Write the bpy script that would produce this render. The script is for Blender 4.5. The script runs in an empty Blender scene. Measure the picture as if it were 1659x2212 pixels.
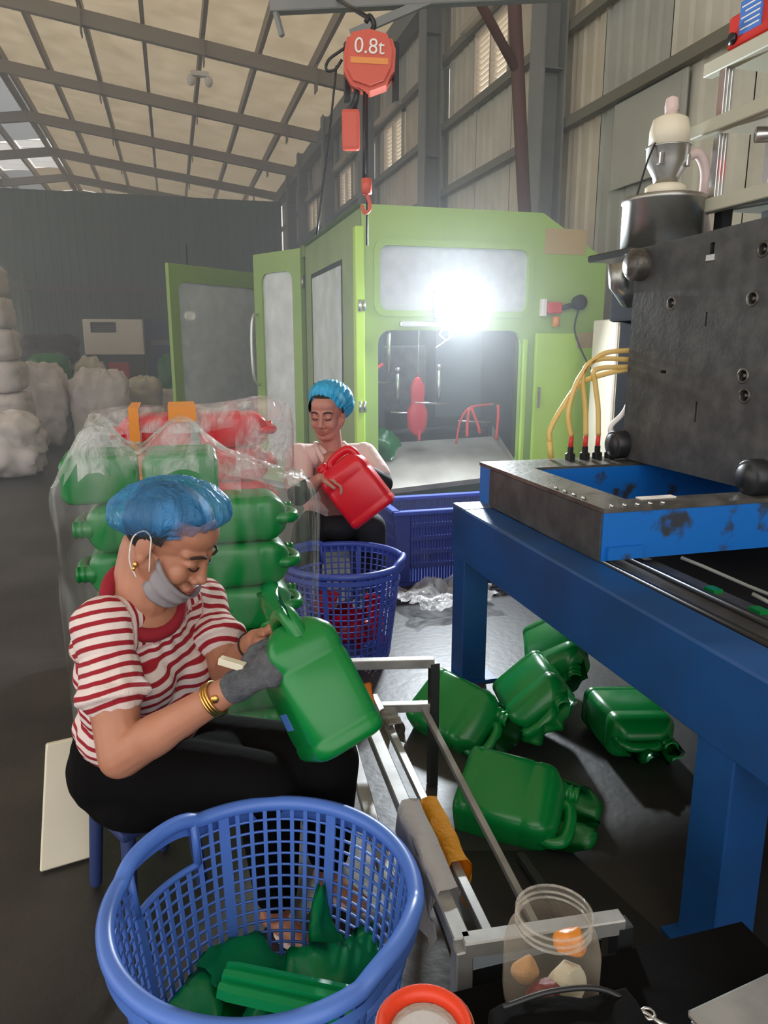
import bpy, bmesh, math, random
from mathutils import Vector as V, Matrix as MX, noise as NZ
random.seed(7)
sc = bpy.context.scene
C = sc.collection
R = math.radians
# ------------------------------------------------------------------ camera, world, lights, exposure
cam = bpy.data.cameras.new('camera'); co = bpy.data.objects.new('camera', cam); C.objects.link(co)
cam.sensor_fit = 'VERTICAL'; cam.sensor_height = 36.0; cam.lens = 36.0*1600/2212
cam.clip_start = .05; cam.clip_end = 200
co.location = (0, 0, 1.4); co.rotation_euler = (R(90-12.7), 0, R(-15.66))
sc.camera = co
w = bpy.data.worlds.new('sky'); sc.world = w; w.use_nodes = True
bg = w.node_tree.nodes['Background']; bg.inputs[0].default_value = (1.0, .97, .93, 1); bg.inputs[1].default_value = 2.1
sc.view_settings.view_transform = 'Standard'; sc.view_settings.look = 'None'
sc.view_settings.exposure = 0.0; sc.view_settings.gamma = 1.0; sc.view_settings.use_curve_mapping = False
LAMP_POWER = 195.0
HAZE = .055
# ------------------------------------------------------------------ helpers: materials
def lin(c):
    c = [x/255 for x in c[:3]]
    return tuple((x/12.92 if x <= .04045 else ((x+.055)/1.055)**2.4) for x in c)+(1,)
def mat(name, col, rough=.5, metal=0, col2=None, nscale=8, contrast=(.35, .7), bump=0, bscale=40, alpha=1, trans=0, spec=.5, stretch=None, emit=0, ecol=None, sss=0, ior=1.5, detail=4):
    m = bpy.data.materials.new(name); m.use_nodes = True
    nt = m.node_tree; b = nt.nodes['Principled BSDF']
    b.inputs['Base Color'].default_value = lin(col); b.inputs['Roughness'].default_value = rough
    b.inputs['Metallic'].default_value = metal; b.inputs['Alpha'].default_value = alpha
    b.inputs['Transmission Weight'].default_value = trans; b.inputs['IOR'].default_value = ior
    b.inputs['Specular IOR Level'].default_value = spec
    if sss: b.inputs['Subsurface Weight'].default_value = sss; b.inputs['Subsurface Radius'].default_value = (.02, .008, .004); b.inputs['Subsurface Scale'].default_value = .3
    if emit:
        b.inputs['Emission Color'].default_value = lin(ecol or col); b.inputs['Emission Strength'].default_value = emit
    tc = None
    if col2 or bump:
        tc = nt.nodes.new('ShaderNodeTexCoord'); mp = nt.nodes.new('ShaderNodeMapping')
        nt.links.new(tc.outputs['Object'], mp.inputs[0])
        if stretch: mp.inputs['Scale'].default_value = stretch
    if col2:
        n = nt.nodes.new('ShaderNodeTexNoise'); n.inputs['Scale'].default_value = nscale; n.inputs['Detail'].default_value = detail
        r = nt.nodes.new('ShaderNodeValToRGB'); r.color_ramp.elements[0].position = contrast[0]; r.color_ramp.elements[1].position = contrast[1]
        r.color_ramp.elements[0].color = lin(col); r.color_ramp.elements[1].color = lin(col2)
        nt.links.new(mp.outputs[0], n.inputs['Vector']); nt.links.new(n.outputs['Fac'], r.inputs[0]); nt.links.new(r.outputs[0], b.inputs['Base Color'])
    if bump:
        n2 = nt.nodes.new('ShaderNodeTexNoise'); n2.inputs['Scale'].default_value = bscale; n2.inputs['Detail'].default_value = 3
        bp = nt.nodes.new('ShaderNodeBump'); bp.inputs['Strength'].default_value = bump; bp.inputs['Distance'].default_value = .01
        nt.links.new(mp.outputs[0], n2.inputs['Vector']); nt.links.new(n2.outputs['Fac'], bp.inputs['Height']); nt.links.new(bp.outputs[0], b.inputs['Normal'])
    return m
def glassy(name, col, through=.5, rough=.15):       # sheet plastic or glass: part see-through, part reflecting and scattering
    m = bpy.data.materials.new(name); m.use_nodes = True; nt = m.node_tree; nt.nodes.clear()
    o = nt.nodes.new('ShaderNodeOutputMaterial'); t = nt.nodes.new('ShaderNodeBsdfTransparent')
    b = nt.nodes.new('ShaderNodeBsdfPrincipled'); mx = nt.nodes.new('ShaderNodeMixShader')
    b.inputs['Base Color'].default_value = lin(col); b.inputs['Roughness'].default_value = rough
    n = nt.nodes.new('ShaderNodeTexNoise'); n.inputs['Scale'].default_value = 5; n.inputs['Detail'].default_value = 5
    tc = nt.nodes.new('ShaderNodeTexCoord'); nt.links.new(tc.outputs['Object'], n.inputs['Vector'])
    mr = nt.nodes.new('ShaderNodeMapRange'); mr.inputs['From Min'].default_value = .3; mr.inputs['From Max'].default_value = .7
    mr.inputs['To Min'].default_value = max(0, 1-through-.15); mr.inputs['To Max'].default_value = min(1, 1-through+.15)
    nt.links.new(n.outputs['Fac'], mr.inputs['Value']); nt.links.new(mr.outputs[0], mx.inputs[0])
    nt.links.new(t.outputs[0], mx.inputs[1]); nt.links.new(b.outputs[0], mx.inputs[2]); nt.links.new(mx.outputs[0], o.inputs[0])
    return m
def film(name, col, lo=.1, hi=.5, scale=6, rough=.12, stretch=(1, 1, .35)):   # thin packing film: clear with whitish creases
    m = bpy.data.materials.new(name); m.use_nodes = True; nt = m.node_tree; nt.nodes.clear()
    o = nt.nodes.new('ShaderNodeOutputMaterial'); t = nt.nodes.new('ShaderNodeBsdfTransparent')
    b = nt.nodes.new('ShaderNodeBsdfPrincipled'); mx = nt.nodes.new('ShaderNodeMixShader')
    b.inputs['Base Color'].default_value = lin(col); b.inputs['Roughness'].default_value = rough
    tc = nt.nodes.new('ShaderNodeTexCoord'); mp = nt.nodes.new('ShaderNodeMapping'); mp.inputs['Scale'].default_value = stretch
    nt.links.new(tc.outputs['Object'], mp.inputs[0])
    n = nt.nodes.new('ShaderNodeTexNoise'); n.inputs['Scale'].default_value = scale; n.inputs['Detail'].default_value = 6; n.inputs['Distortion'].default_value = 1.2
    nt.links.new(mp.outputs[0], n.inputs['Vector'])
    mr = nt.nodes.new('ShaderNodeMapRange'); mr.inputs['From Min'].default_value = .42; mr.inputs['From Max'].default_value = .68
    mr.inputs['To Min'].default_value = lo; mr.inputs['To Max'].default_value = hi
    nt.links.new(n.outputs['Fac'], mr.inputs['Value']); nt.links.new(mr.outputs[0], mx.inputs[0])
    n2 = nt.nodes.new('ShaderNodeTexNoise'); n2.inputs['Scale'].default_value = scale*3; n2.inputs['Detail'].default_value = 3; n2.inputs['Distortion'].default_value = 2
    nt.links.new(mp.outputs[0], n2.inputs['Vector'])
    bp = nt.nodes.new('ShaderNodeBump'); bp.inputs['Strength'].default_value = .6; bp.inputs['Distance'].default_value = .03
    nt.links.new(n2.outputs['Fac'], bp.inputs['Height']); nt.links.new(bp.outputs[0], b.inputs['Normal'])
    nt.links.new(t.outputs[0], mx.inputs[1]); nt.links.new(b.outputs[0], mx.inputs[2]); nt.links.new(mx.outputs[0], o.inputs[0])
    return m
def clear_plastic(name, col, face=.04, edge=.55):       # thin clear wall: nearly invisible face on, pale and glossy at grazing angles
    m = bpy.data.materials.new(name); m.use_nodes = True; nt = m.node_tree; nt.nodes.clear()
    o = nt.nodes.new('ShaderNodeOutputMaterial'); t = nt.nodes.new('ShaderNodeBsdfTransparent'); b = nt.nodes.new('ShaderNodeBsdfPrincipled'); mx = nt.nodes.new('ShaderNodeMixShader')
    b.inputs['Base Color'].default_value = lin(col); b.inputs['Roughness'].default_value = .08; t.inputs[0].default_value = (.97, .96, .94, 1)
    lw = nt.nodes.new('ShaderNodeLayerWeight'); lw.inputs[0].default_value = .13; mr = nt.nodes.new('ShaderNodeMapRange'); mr.inputs['To Min'].default_value = face; mr.inputs['To Max'].default_value = edge
    nt.links.new(lw.outputs['Facing'], mr.inputs['Value']); nt.links.new(mr.outputs[0], mx.inputs[0]); nt.links.new(t.outputs[0], mx.inputs[1]); nt.links.new(b.outputs[0], mx.inputs[2]); nt.links.new(mx.outputs[0], o.inputs[0])
    return m
def translucent(name, col, tcol, fac=.5, col2=None, nscale=3):       # thin sheet that passes part of the daylight above it
    m = bpy.data.materials.new(name); m.use_nodes = True; nt = m.node_tree; nt.nodes.clear()
    o = nt.nodes.new('ShaderNodeOutputMaterial'); d = nt.nodes.new('ShaderNodeBsdfDiffuse'); t = nt.nodes.new('ShaderNodeBsdfTranslucent')
    mx = nt.nodes.new('ShaderNodeMixShader'); mx.inputs[0].default_value = fac
    d.inputs[0].default_value = lin(col); t.inputs[0].default_value = lin(tcol)
    if col2:
        n = nt.nodes.new('ShaderNodeTexNoise'); n.inputs['Scale'].default_value = nscale; n.inputs['Detail'].default_value = 5
        tc = nt.nodes.new('ShaderNodeTexCoord'); nt.links.new(tc.outputs['Object'], n.inputs['Vector'])
        r = nt.nodes.new('ShaderNodeValToRGB'); r.color_ramp.elements[0].position = .35; r.color_ramp.elements[1].position = .7
        r.color_ramp.elements[0].color = lin(tcol); r.color_ramp.elements[1].color = lin(col2)
        nt.links.new(n.outputs['Fac'], r.inputs[0]); nt.links.new(r.outputs[0], t.inputs[0])
    nt.links.new(d.outputs[0], mx.inputs[1]); nt.links.new(t.outputs[0], mx.inputs[2]); nt.links.new(mx.outputs[0], o.inputs[0])
    return m
def striped(name, red, white, period):       # knitted stripes read from the mesh attribute 'run' (metres along the cloth)
    m = mat(name, white, .9, bump=.25, bscale=260); nt = m.node_tree; b = nt.nodes['Principled BSDF']
    a = nt.nodes.new('ShaderNodeAttribute'); a.attribute_name = 'run'
    d = nt.nodes.new('ShaderNodeMath'); d.operation = 'DIVIDE'; d.inputs[1].default_value = period
    f = nt.nodes.new('ShaderNodeMath'); f.operation = 'FRACT'
    r = nt.nodes.new('ShaderNodeValToRGB'); e = r.color_ramp.elements
    e[0].position = 0; e[0].color = lin(red); e[1].position = .36; e[1].color = lin(red)
    x = e.new(.42); x.color = lin(white); x = e.new(.94); x.color = lin(white); x = e.new(1); x.color = lin(red)
    nt.links.new(a.outputs['Fac'], d.inputs[0]); nt.links.new(d.outputs[0], f.inputs[0]); nt.links.new(f.outputs[0], r.inputs[0]); nt.links.new(r.outputs[0], b.inputs['Base Color'])
    return m
# ------------------------------------------------------------------ helpers: geometry (everything is added to a bmesh, in metres)
def add(bm, vs, fs, smooth=False, mi=0):
    q = [bm.verts.new(v) for v in vs]
    for f in fs:
        try:
            F = bm.faces.new([q[i] for i in f]); F.smooth = smooth; F.material_index = mi
        except ValueError: pass
    return q
BOXF = [(0, 3, 2, 1), (4, 5, 6, 7), (0, 1, 5, 4), (1, 2, 6, 5), (2, 3, 7, 6), (3, 0, 4, 7)]
def box(bm, c, s, rot=None, bev=0):
    t = bmesh.new(); x, y, z = [k/2 for k in s]
    add(t, [V(p) for p in ((-x, -y, -z), (x, -y, -z), (x, y, -z), (-x, y, -z), (-x, -y, z), (x, -y, z), (x, y, z), (-x, y, z))], BOXF)
    if bev: bmesh.ops.bevel(t, geom=t.edges[:], offset=bev, segments=2 if bev > .01 else 1, affect='EDGES', profile=.6)
    M = MX.Translation(c)
    if rot is not None: M = M @ (rot if isinstance(rot, MX) else MX.Rotation(rot, 4, 'Z'))
    merge(bm, t, M)
def bx(bm, x0, x1, y0, y1, z0, z1, bev=0): box(bm, ((x0+x1)/2, (y0+y1)/2, (z0+z1)/2), (x1-x0, y1-y0, z1-z0), None, bev)
def merge(bm, t, M=None):
    if M is not None: t.transform(M)
    me = bpy.data.meshes.new('tmp'); t.to_mesh(me); bm.from_mesh(me); bpy.data.meshes.remove(me); t.free()
def frame_of(d, up=V((0, 0, 1))):
    d = V(d).normalized()
    if abs(d.dot(up)) > .98: up = V((1, 0, 0))
    x = up.cross(d).normalized(); return x, d.cross(x).normalized()
def tube(bm, pts, r, n=8, closed=False, smooth=True, sq=False):
    pts = [V(p) for p in pts]; N = len(pts); rs = r if isinstance(r, (list, tuple)) else [r]*N
    vs, fs = [], []; px = None
    for i, p in enumerate(pts):
        a = pts[(i-1) % N] if (closed or i > 0) else p; b = pts[(i+1) % N] if (closed or i < N-1) else p
        d = (b-a).normalized()
        if px is None: x, y = frame_of(d)
        else:
            x = (px-d*px.dot(d)).normalized(); y = d.cross(x)
        px = x
        for k in range(n):
            an = 2*math.pi*(k+.5)/n; rr = rs[i]*(1.414 if sq else 1)
            vs.append(p+x*rr*math.cos(an)+y*rr*math.sin(an))
    for i in range(N if closed else N-1):
        j = (i+1) % N
        for k in range(n): fs.append((i*n+k, i*n+(k+1) % n, j*n+(k+1) % n, j*n+k))
    if not closed: fs += [tuple(range(n-1, -1, -1)), tuple((N-1)*n+k for k in range(n))]
    add(bm, vs, fs, smooth)
def bar(bm, a, b, wd, ht=None, up=V((0, 0, 1))):
    a, b = V(a), V(b); d = b-a; x, y = frame_of(d, up); ht = ht or wd
    M = MX((x, y, d.normalized())).transposed().to_4x4(); M.translation = (a+b)/2
    t = bmesh.new(); box(t, (0, 0, 0), (wd, ht, d.length), None, min(wd, ht)*.08); merge(bm, t, M)
def curve(pts, n=8):       # Catmull-Rom through pts
    P = [V(p) for p in pts]; P = [P[0]*2-P[1]]+P+[P[-1]*2-P[-2]]; out = []
    for i in range(1, len(P)-2):
        for k in range(n):
            t = k/n; a, b, c, d = P[i-1:i+3]
            out.append(.5*((2*b)+(c-a)*t+(2*a-5*b+4*c-d)*t*t+(3*b-a-3*c+d)*t**3))
    return out+[P[-2]]
def lathe(bm, prof, n=32, M=None, smooth=True):
    vs, fs = [], []
    for r, z in prof:
        for k in range(n):
            a = 2*math.pi*k/n; vs.append(V((r*math.cos(a), r*math.sin(a), z)))
    m = len(prof)
    for i in range(m-1):
        for k in range(n): fs.append((i*n+k, i*n+(k+1) % n, (i+1)*n+(k+1) % n, (i+1)*n+k))
    if prof[0][0] > 1e-4: fs.append(tuple(range(n-1, -1, -1)))
    if prof[-1][0] > 1e-4: fs.append(tuple((m-1)*n+k for k in range(n)))
    if M is not None: vs = [M @ v for v in vs]
    add(bm, vs, fs, smooth)
def loft(bm, rings, smooth=True, caps=True):
    n = len(rings[0]); vs = [V(p) for r in rings for p in r]; fs = []
    for i in range(len(rings)-1):
        for k in range(n): fs.append((i*n+k, i*n+(k+1) % n, (i+1)*n+(k+1) % n, (i+1)*n+k))
    if caps: fs += [tuple(range(n-1, -1, -1)), tuple((len(rings)-1)*n+k for k in range(n))]
    add(bm, vs, fs, smooth)
def rrect(w, h, r, n=5, c=(0, 0)):
    out = []
    for sx, sy, a0 in ((1, 1, 0), (-1, 1, 90), (-1, -1, 180), (1, -1, 270)):
        for k in range(n+1):
            a = R(a0+90*k/n); out.append((c[0]+sx*(w/2-r)+r*math.cos(a), c[1]+sy*(h/2-r)+r*math.sin(a)))
    return out
def poly_box(x0, x1, z0, z1, r=.04, n=4): return rrect(x1-x0, z1-z0, r, n, ((x0+x1)/2, (z0+z1)/2))
def plate(bm, outline, holes, th, M):        # flat plate with real cut-outs, thickness along local z
    t = bmesh.new(); es = []
    for loop in [outline]+holes:
        q = [t.verts.new((x, y, 0)) for x, y in loop]
        es += [t.edges.new((q[i], q[(i+1) % len(q)])) for i in range(len(q))]
    bmesh.ops.triangle_fill(t, edges=es, use_beauty=True, use_dissolve=False)
    bmesh.ops.recalc_face_normals(t, faces=t.faces[:])
    g = bmesh.ops.extrude_face_region(t, geom=t.faces[:])
    bmesh.ops.translate(t, verts=[v for v in g['geom'] if isinstance(v, bmesh.types.BMVert)], vec=(0, 0, th))
    bmesh.ops.recalc_face_normals(t, faces=t.faces[:])
    merge(bm, t, M)
XZ = MX(((1, 0, 0, 0), (0, 0, -1, 0), (0, 1, 0, 0), (0, 0, 0, 1)))       # local (x, y, thickness) -> world (x, -thickness, z)
def upr(origin, d):       # upright plate: local x along d, local y up, thickness to the side
    d = V(d).normalized(); s = d.cross(V((0, 0, 1))); M = MX((d, V((0, 0, 1)), s)).transposed().to_4x4(); M.translation = V(origin); return M
def cap(bm, a, b, ra, rb, n=14):       # tapered capsule
    a, b = V(a), V(b); d = b-a; L = d.length; x, y = frame_of(d); d = d.normalized(); rings = []
    for k in range(1, 5):
        t = R(-90+22.5*k); rings.append((a+d*ra*math.sin(t), ra*math.cos(t)))
    for k in range(0, 4):
        t = R(22.5*k); rings.append((b+d*rb*math.sin(t), rb*math.cos(t)))
    loft(bm, [[p+x*r*math.cos(2*math.pi*k/n)+y*r*math.sin(2*math.pi*k/n) for k in range(n)] for p, r in rings])
def chain(bm, pts, rs):
    for i in range(len(pts)-1): cap(bm, pts[i], pts[i+1], rs[i], rs[i+1])
def ell(bm, c, r, M3=None, n=20):
    t = bmesh.new(); bmesh.ops.create_uvsphere(t, u_segments=n, v_segments=n//2+2, radius=1)
    M = MX.Diagonal((*r, 1))
    if M3 is not None: M = M3.to_4x4() @ M
    merge(bm, t, MX.Translation(c) @ M)
def crumple(bm, w, h, nx, ny, amp, seed, M, th=.0015, fall=0):       # creased sheet
    vs, fs = [], []
    for j in range(ny+1):
        for i in range(nx+1):
            u, v = i/nx-.5, j/ny-.5; o = V((seed*3.1, seed*1.7, 0))
            q = V((u*w, v*h, 0)); n1 = NZ.noise_vector(o+V((u*w*9, v*h*9, .3)))*amp+NZ.noise_vector(o+V((u*w*26, v*h*26, .7)))*amp*.4
            e = 1+.25*NZ.noise(o+V((u*5, v*5, 9)))
            vs.append(M @ V((q.x*e+n1.x*.5, q.y*e+n1.y*.5, n1.z-fall*(u*u+v*v)*2)))
    for j in range(ny):
        for i in range(nx):
            a = j*(nx+1)+i; fs.append((a, a+1, a+nx+2, a+nx+1))
    t = bmesh.new(); add(t, vs, fs, True)
    if th: bmesh.ops.solidify(t, geom=t.faces[:], thickness=th)
    for f in t.faces: f.smooth = True
    merge(bm, t)
# ------------------------------------------------------------------ helpers: objects
MW = {}
def props(o, label=None, cat=None, group=None, kind=None):
    for k, v in (('label', label), ('category', cat), ('group', group), ('kind', kind)):
        if v: o[k] = v
    return o
def thing(name, label, cat, loc=(0, 0, 0), rz=0, group=None, rot=None, kind=None):
    o = bpy.data.objects.new(name, None); C.objects.link(o); o.empty_display_size = .1
    M = MX.Translation(loc) @ (rot.to_4x4() if rot is not None else MX.Rotation(rz, 4, 'Z'))
    o.matrix_world = M; MW[o.name] = M
    return props(o, label, cat, group, kind)
def struct(name, bm=None, m=None):
    o = obj(name, bm, m) if bm else bpy.data.objects.new(name, None)
    if not bm: C.objects.link(o); MW[o.name] = MX.Identity(4)
    o['kind'] = 'structure'; return o
def link(name, me, parent=None, M=None):
    o = bpy.data.objects.new(name, me); C.objects.link(o)
    if parent: o.parent = parent
    if M is not None: o.matrix_local = M
    MW[o.name] = MW[parent.name] if parent else MX.Identity(4)
    return o
def obj(name, bm, m, parent=None, world=True, label=None, kind=None, auto=None):       # one mesh object; world: bm holds world coordinates
    if parent and world: bm.transform(MW[parent.name].inverted())
    bmesh.ops.recalc_face_normals(bm, faces=bm.faces[:])
    me = bpy.data.meshes.new(name); bm.to_mesh(me); bm.free()
    for k in (m if isinstance(m, (list, tuple)) else [m]): me.materials.append(k)
    if auto: me.shade_smooth(); me.set_sharp_from_angle(angle=R(auto))
    return props(link(name, me, parent), label, None, None, kind)
def copy_tree(o, parent=None):
    c = o.copy(); C.objects.link(c)
    if parent: c.parent = parent
    for ch in o.children: copy_tree(ch, c)
    return c
def skin(bm, voxel, m, name, parent, smooth=6, runs=None, label=None):       # melt overlapping volumes into ONE continuous surface
    me = bpy.data.meshes.new(name); bm.to_mesh(me); bm.free()
    o = bpy.data.objects.new(name, me); C.objects.link(o)
    r = o.modifiers.new('r', 'REMESH'); r.mode = 'VOXEL'; r.voxel_size = voxel; r.use_smooth_shade = True
    s = o.modifiers.new('s', 'SMOOTH'); s.factor = .5; s.iterations = smooth
    dg = bpy.context.evaluated_depsgraph_get(); dg.update()
    nm = bpy.data.meshes.new_from_object(o.evaluated_get(dg)); bpy.data.objects.remove(o); bpy.data.meshes.remove(me)
    nm.name = name
    if runs:
        a = nm.attributes.new('run', 'FLOAT', 'POINT')
        a.data.foreach_set('value', [runs(v.co) for v in nm.vertices])
        for v in nm.vertices:
            n = NZ.noise(v.co*22)*.004+NZ.noise(v.co*V((40, 40, 12)))*.003; v.co += v.normal*n
    nm.transform(MW[parent.name].inverted()); nm.materials.clear(); nm.materials.append(m); nm.shade_smooth()
    return props(link(name, nm, parent), label)
# ------------------------------------------------------------------ materials
m_floor = mat('concrete', (38, 36, 36), .45, col2=(66, 63, 61), nscale=1.6, bump=.15, bscale=30, detail=8)
m_roof = translucent('roof_sheet', (176, 164, 140), (194, 178, 150), .5, (172, 156, 127), 2.2)
m_roofc = translucent('roof_sheet_cool', (170, 175, 180), (172, 176, 180), .5)
m_purlin = mat('purlin_paint', (150, 138, 120), .7)
m_steel_d = mat('column_paint', (126, 130, 128), .7, col2=(138, 140, 138), nscale=3)
m_wallA = mat('wall_sheet_beige', (212, 209, 194), .6, col2=(196, 192, 176), nscale=2.5)
m_wallB = mat('wall_sheet_tan', (212, 203, 184), .6, col2=(196, 186, 164), nscale=2.5)
m_wallC = mat('wall_sheet_grey', (182, 184, 174), .6, col2=(168, 170, 160), nscale=2.5)
m_girt = mat('girt_paint', (118, 116, 102), .7)
m_part = mat('partition_green', (66, 98, 80), .7, col2=(80, 110, 90), nscale=1.5)
m_red_trim = mat('trim_red_oxide', (96, 66, 60), .7)
m_louver = translucent('louver_blade', (225, 218, 206), (236, 228, 214), .8)
m_skyl = translucent('skylight_sheet', (240, 240, 240), (246, 246, 246), .8)
m_wframe = mat('window_frame', (186, 176, 160), .6)
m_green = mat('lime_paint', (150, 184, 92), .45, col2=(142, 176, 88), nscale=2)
m_faded = mat('faded_sticker', (178, 156, 112), .6)
m_offcut = mat('green_offcut_plastic', (14, 158, 92), .3, sss=.15)
m_greenp = mat('lime_panel', (182, 222, 82), .4, col2=(174, 214, 78), nscale=2)
m_olive = mat('lime_paint_olive', (140, 160, 96), .55, col2=(128, 146, 92), nscale=3)  # lime paint in a duller olive tone for side and rear
m_dgreen = mat('machine_base_green', (58, 82, 58), .6)
m_glass = glassy('guard_glass', (206, 212, 216), .3, .25)
m_glassd = glassy('door_glass', (226, 234, 236), .16, .1)  # pale, barely see-through tint stands in for bright reflections
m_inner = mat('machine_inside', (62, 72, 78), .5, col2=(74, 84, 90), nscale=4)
m_iron = mat('dark_iron', (58, 59, 61), .5, .2, col2=(82, 82, 82), nscale=14, bump=.1, bscale=60)
m_iron2 = mat('oily_iron', (46, 47, 50), .35, .4)
m_black = mat('black_rubber', (22, 22, 23), .6)
m_chrome = mat('bright_steel', (205, 205, 205), .25, .9)
m_steel = mat('brushed_steel', (176, 176, 172), .35, .9, col2=(150, 150, 146), nscale=9)
m_tray = mat('steel_tray', (196, 192, 184), .45, .3, col2=(170, 166, 158), nscale=4)
m_blue = mat('blue_paint', (18, 74, 136), .42, col2=(20, 62, 112), nscale=4)
m_bluev = mat('blue_paint_worn', (18, 104, 190), .35, col2=(52, 58, 66), nscale=9, contrast=(.56, .64), detail=8)
m_wear = mat('worn_machined_top', (112, 108, 102), .35, .5, col2=(70, 66, 62), nscale=10, bump=.2)
m_cream = mat('cream_paint', (226, 218, 198), .5, col2=(214, 206, 186), nscale=3)
m_navy = mat('navy_paint', (40, 56, 104), .5)
m_redp = mat('red_paint', (206, 50, 44), .45)
m_orange = mat('orange_shell', (206, 86, 66), .5)
m_label = mat('white_print', (232, 228, 222), .6)
m_bluel = mat('blue_print', (70, 120, 200), .6)
m_hose = mat('yellow_hose', (230, 196, 118), .3, alpha=.8)
m_jg = mat('green_polythene', (4, 124, 54), .27, col2=(6, 114, 50), nscale=3, sss=.1, spec=.5)
m_jr = mat('red_polythene', (206, 24, 44), .27, sss=.12)
m_film = film('packing_film', (222, 226, 226), .0, .2, 5)
m_film_top = film('packing_film_creased', (226, 228, 228), .1, .6, 7, stretch=(1, 1, .6))
m_filmw = film('white_film', (224, 222, 222), .3, .8, 6)
m_tape = mat('orange_tape', (224, 138, 48), .35)
m_basket = mat('blue_basket_plastic', (82, 122, 206), .38, col2=(76, 114, 198), nscale=6)
m_basket2 = mat('pale_blue_basket_plastic', (64, 84, 176), .4)
m_crate = mat('crate_plastic', (52, 66, 138), .4)
m_clear = clear_plastic('clear_jar_plastic', (204, 194, 178), .05, .95)
m_skin = mat('skin', (180, 124, 98), .5, col2=(168, 112, 88), nscale=9, sss=.15)
m_skin2 = mat('skin_flushed', (176, 122, 110), .5, sss=.15)
m_hair = mat('black_hair', (24, 20, 19), .5, bump=.3, bscale=120, stretch=(1, 6, 1))
m_net = film('blue_hairnet', (58, 142, 206), .42, .88, 9, .4)
m_net2 = film('light_blue_hairnet', (50, 168, 220), .75, .98, 9, .5)
m_mask = mat('mask_cloth', (196, 190, 196), .85, bump=.2, bscale=80)
m_shirt = striped('striped_knit', (150, 20, 38), (222, 206, 202), .0235)
m_collar = mat('collar_red', (140, 20, 38), .85)
m_trouser = mat('black_trousers', (9, 8, 9), .9, spec=.12, bump=.4, bscale=18)
m_glove = mat('grey_knit_glove', (92, 94, 100), .95, col2=(70, 72, 78), nscale=60, bump=.6, bscale=260)
m_gold = mat('gold', (214, 170, 96), .25, 1)
m_lips = mat('lips', (150, 84, 76), .5)
m_dark = mat('dark_line', (40, 26, 24), .7)
m_jacket = mat('pale_pink_jacket', (218, 196, 192), .85, bump=.3, bscale=30)
m_sleeve = mat('black_undersleeve', (30, 30, 36), .8)
m_yellow = mat('yellow_cloth', (232, 164, 22), .85, bump=.4, bscale=60)
m_white_c = mat('white_cloth', (196, 192, 190), .9, bump=.4, bscale=60)
m_grey_c = mat('grey_cloth', (128, 120, 106), .9, bump=.4, bscale=60)
m_sack = mat('woven_sack', (232, 224, 222), .8, col2=(212, 204, 202), nscale=5, bump=.3, bscale=14)
m_sackd = mat('dark_sack', (58, 56, 58), .8)
m_scrapc = mat('cream_scrap', (214, 208, 186), .7)
# ------------------------------------------------------------------ structure
XW = 3.8; ZE = 6.25; XR = -3.1; ZR = 7.2
b = bmesh.new(); bx(b, -10.2, 4.0, -5, 34, -.15, 0); struct('floor', b, m_floor)
def sheet_mesh(name, wd, h, m, pitch=.2, dep=.03):       # ribbed sheet, width along x, height along z, ribs towards -y
    n = max(1, round(wd/pitch)); xs = []
    for i in range(n):
        p = wd/n
        for a, d in ((0, 0), (.55, 0), (.66, 1), (.88, 1)): xs.append(((i+a)*p, -d*dep))
    xs.append((wd, 0)); t = bmesh.new(); k = len(xs)
    add(t, [V((x, y, 0)) for x, y in xs]+[V((x, y, h)) for x, y in xs], [(i, i+1, k+i+1, k+i) for i in range(k-1)])
    me = bpy.data.meshes.new(name); t.to_mesh(me); t.free(); me.materials.append(m); return me
_sm = {}
def sheet(parent, wd, h, m, M, pitch=.2, dep=.03, name='sheet'):
    key = (round(wd, 2), round(h, 2), m.name, pitch)
    if key not in _sm: _sm[key] = sheet_mesh(name, wd, h, m, pitch, dep)
    return link(name, _sm[key], parent, M)
WIN = [(8.3, 9.32), (12.28, 13.38), (15.8, 16.9), (19.6, 20.7)]; WZ = (4.3, 5.05)
wr = struct('wall_right')
def face_left(y, z): return MX.Translation((XW, y, z)) @ MX.Rotation(R(90), 4, 'Z') @ MX.Diagonal((1, 1, 1, 1))
tints = [m_wallA, m_wallB, m_wallC, m_wallA, m_wallB]
edges = [-4.0]
for a, c in WIN: edges += [a, c]
edges.append(26.0); k = 0
for i in range(len(edges)-1):
    y0, y1 = edges[i], edges[i+1]; n = max(1, round((y1-y0)/.95)); win = i % 2 == 1
    for j in range(n):
        ya = y0+(y1-y0)*j/n; wd = (y1-y0)/n-.012; k += 1
        for za, zb in (((0, WZ[0]), (WZ[1], ZE)) if win else ((0, 3.44), (3.44, WZ[1]), (WZ[1], ZE))):
            sheet(wr, wd, zb-za-.004, tints[(k*2+(za > 4)) % 5], MX.Translation((XW, ya, za)) @ MX.Rotation(R(90), 4, 'Z'))
b = bmesh.new(); bx(b, XW+.05, XW+.06, -4, 26, 0, WZ[0]); bx(b, XW+.05, XW+.06, -4, 26, WZ[1], ZE); obj('backing', b, m_wallC, wr)
for z in (1.3, 3.44, 4.26, 5.1, 5.9):
    b = bmesh.new(); bx(b, XW-.11, XW-.035, -4, 26, z-.045, z+.045); obj('girt', b, m_girt, wr)
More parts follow.
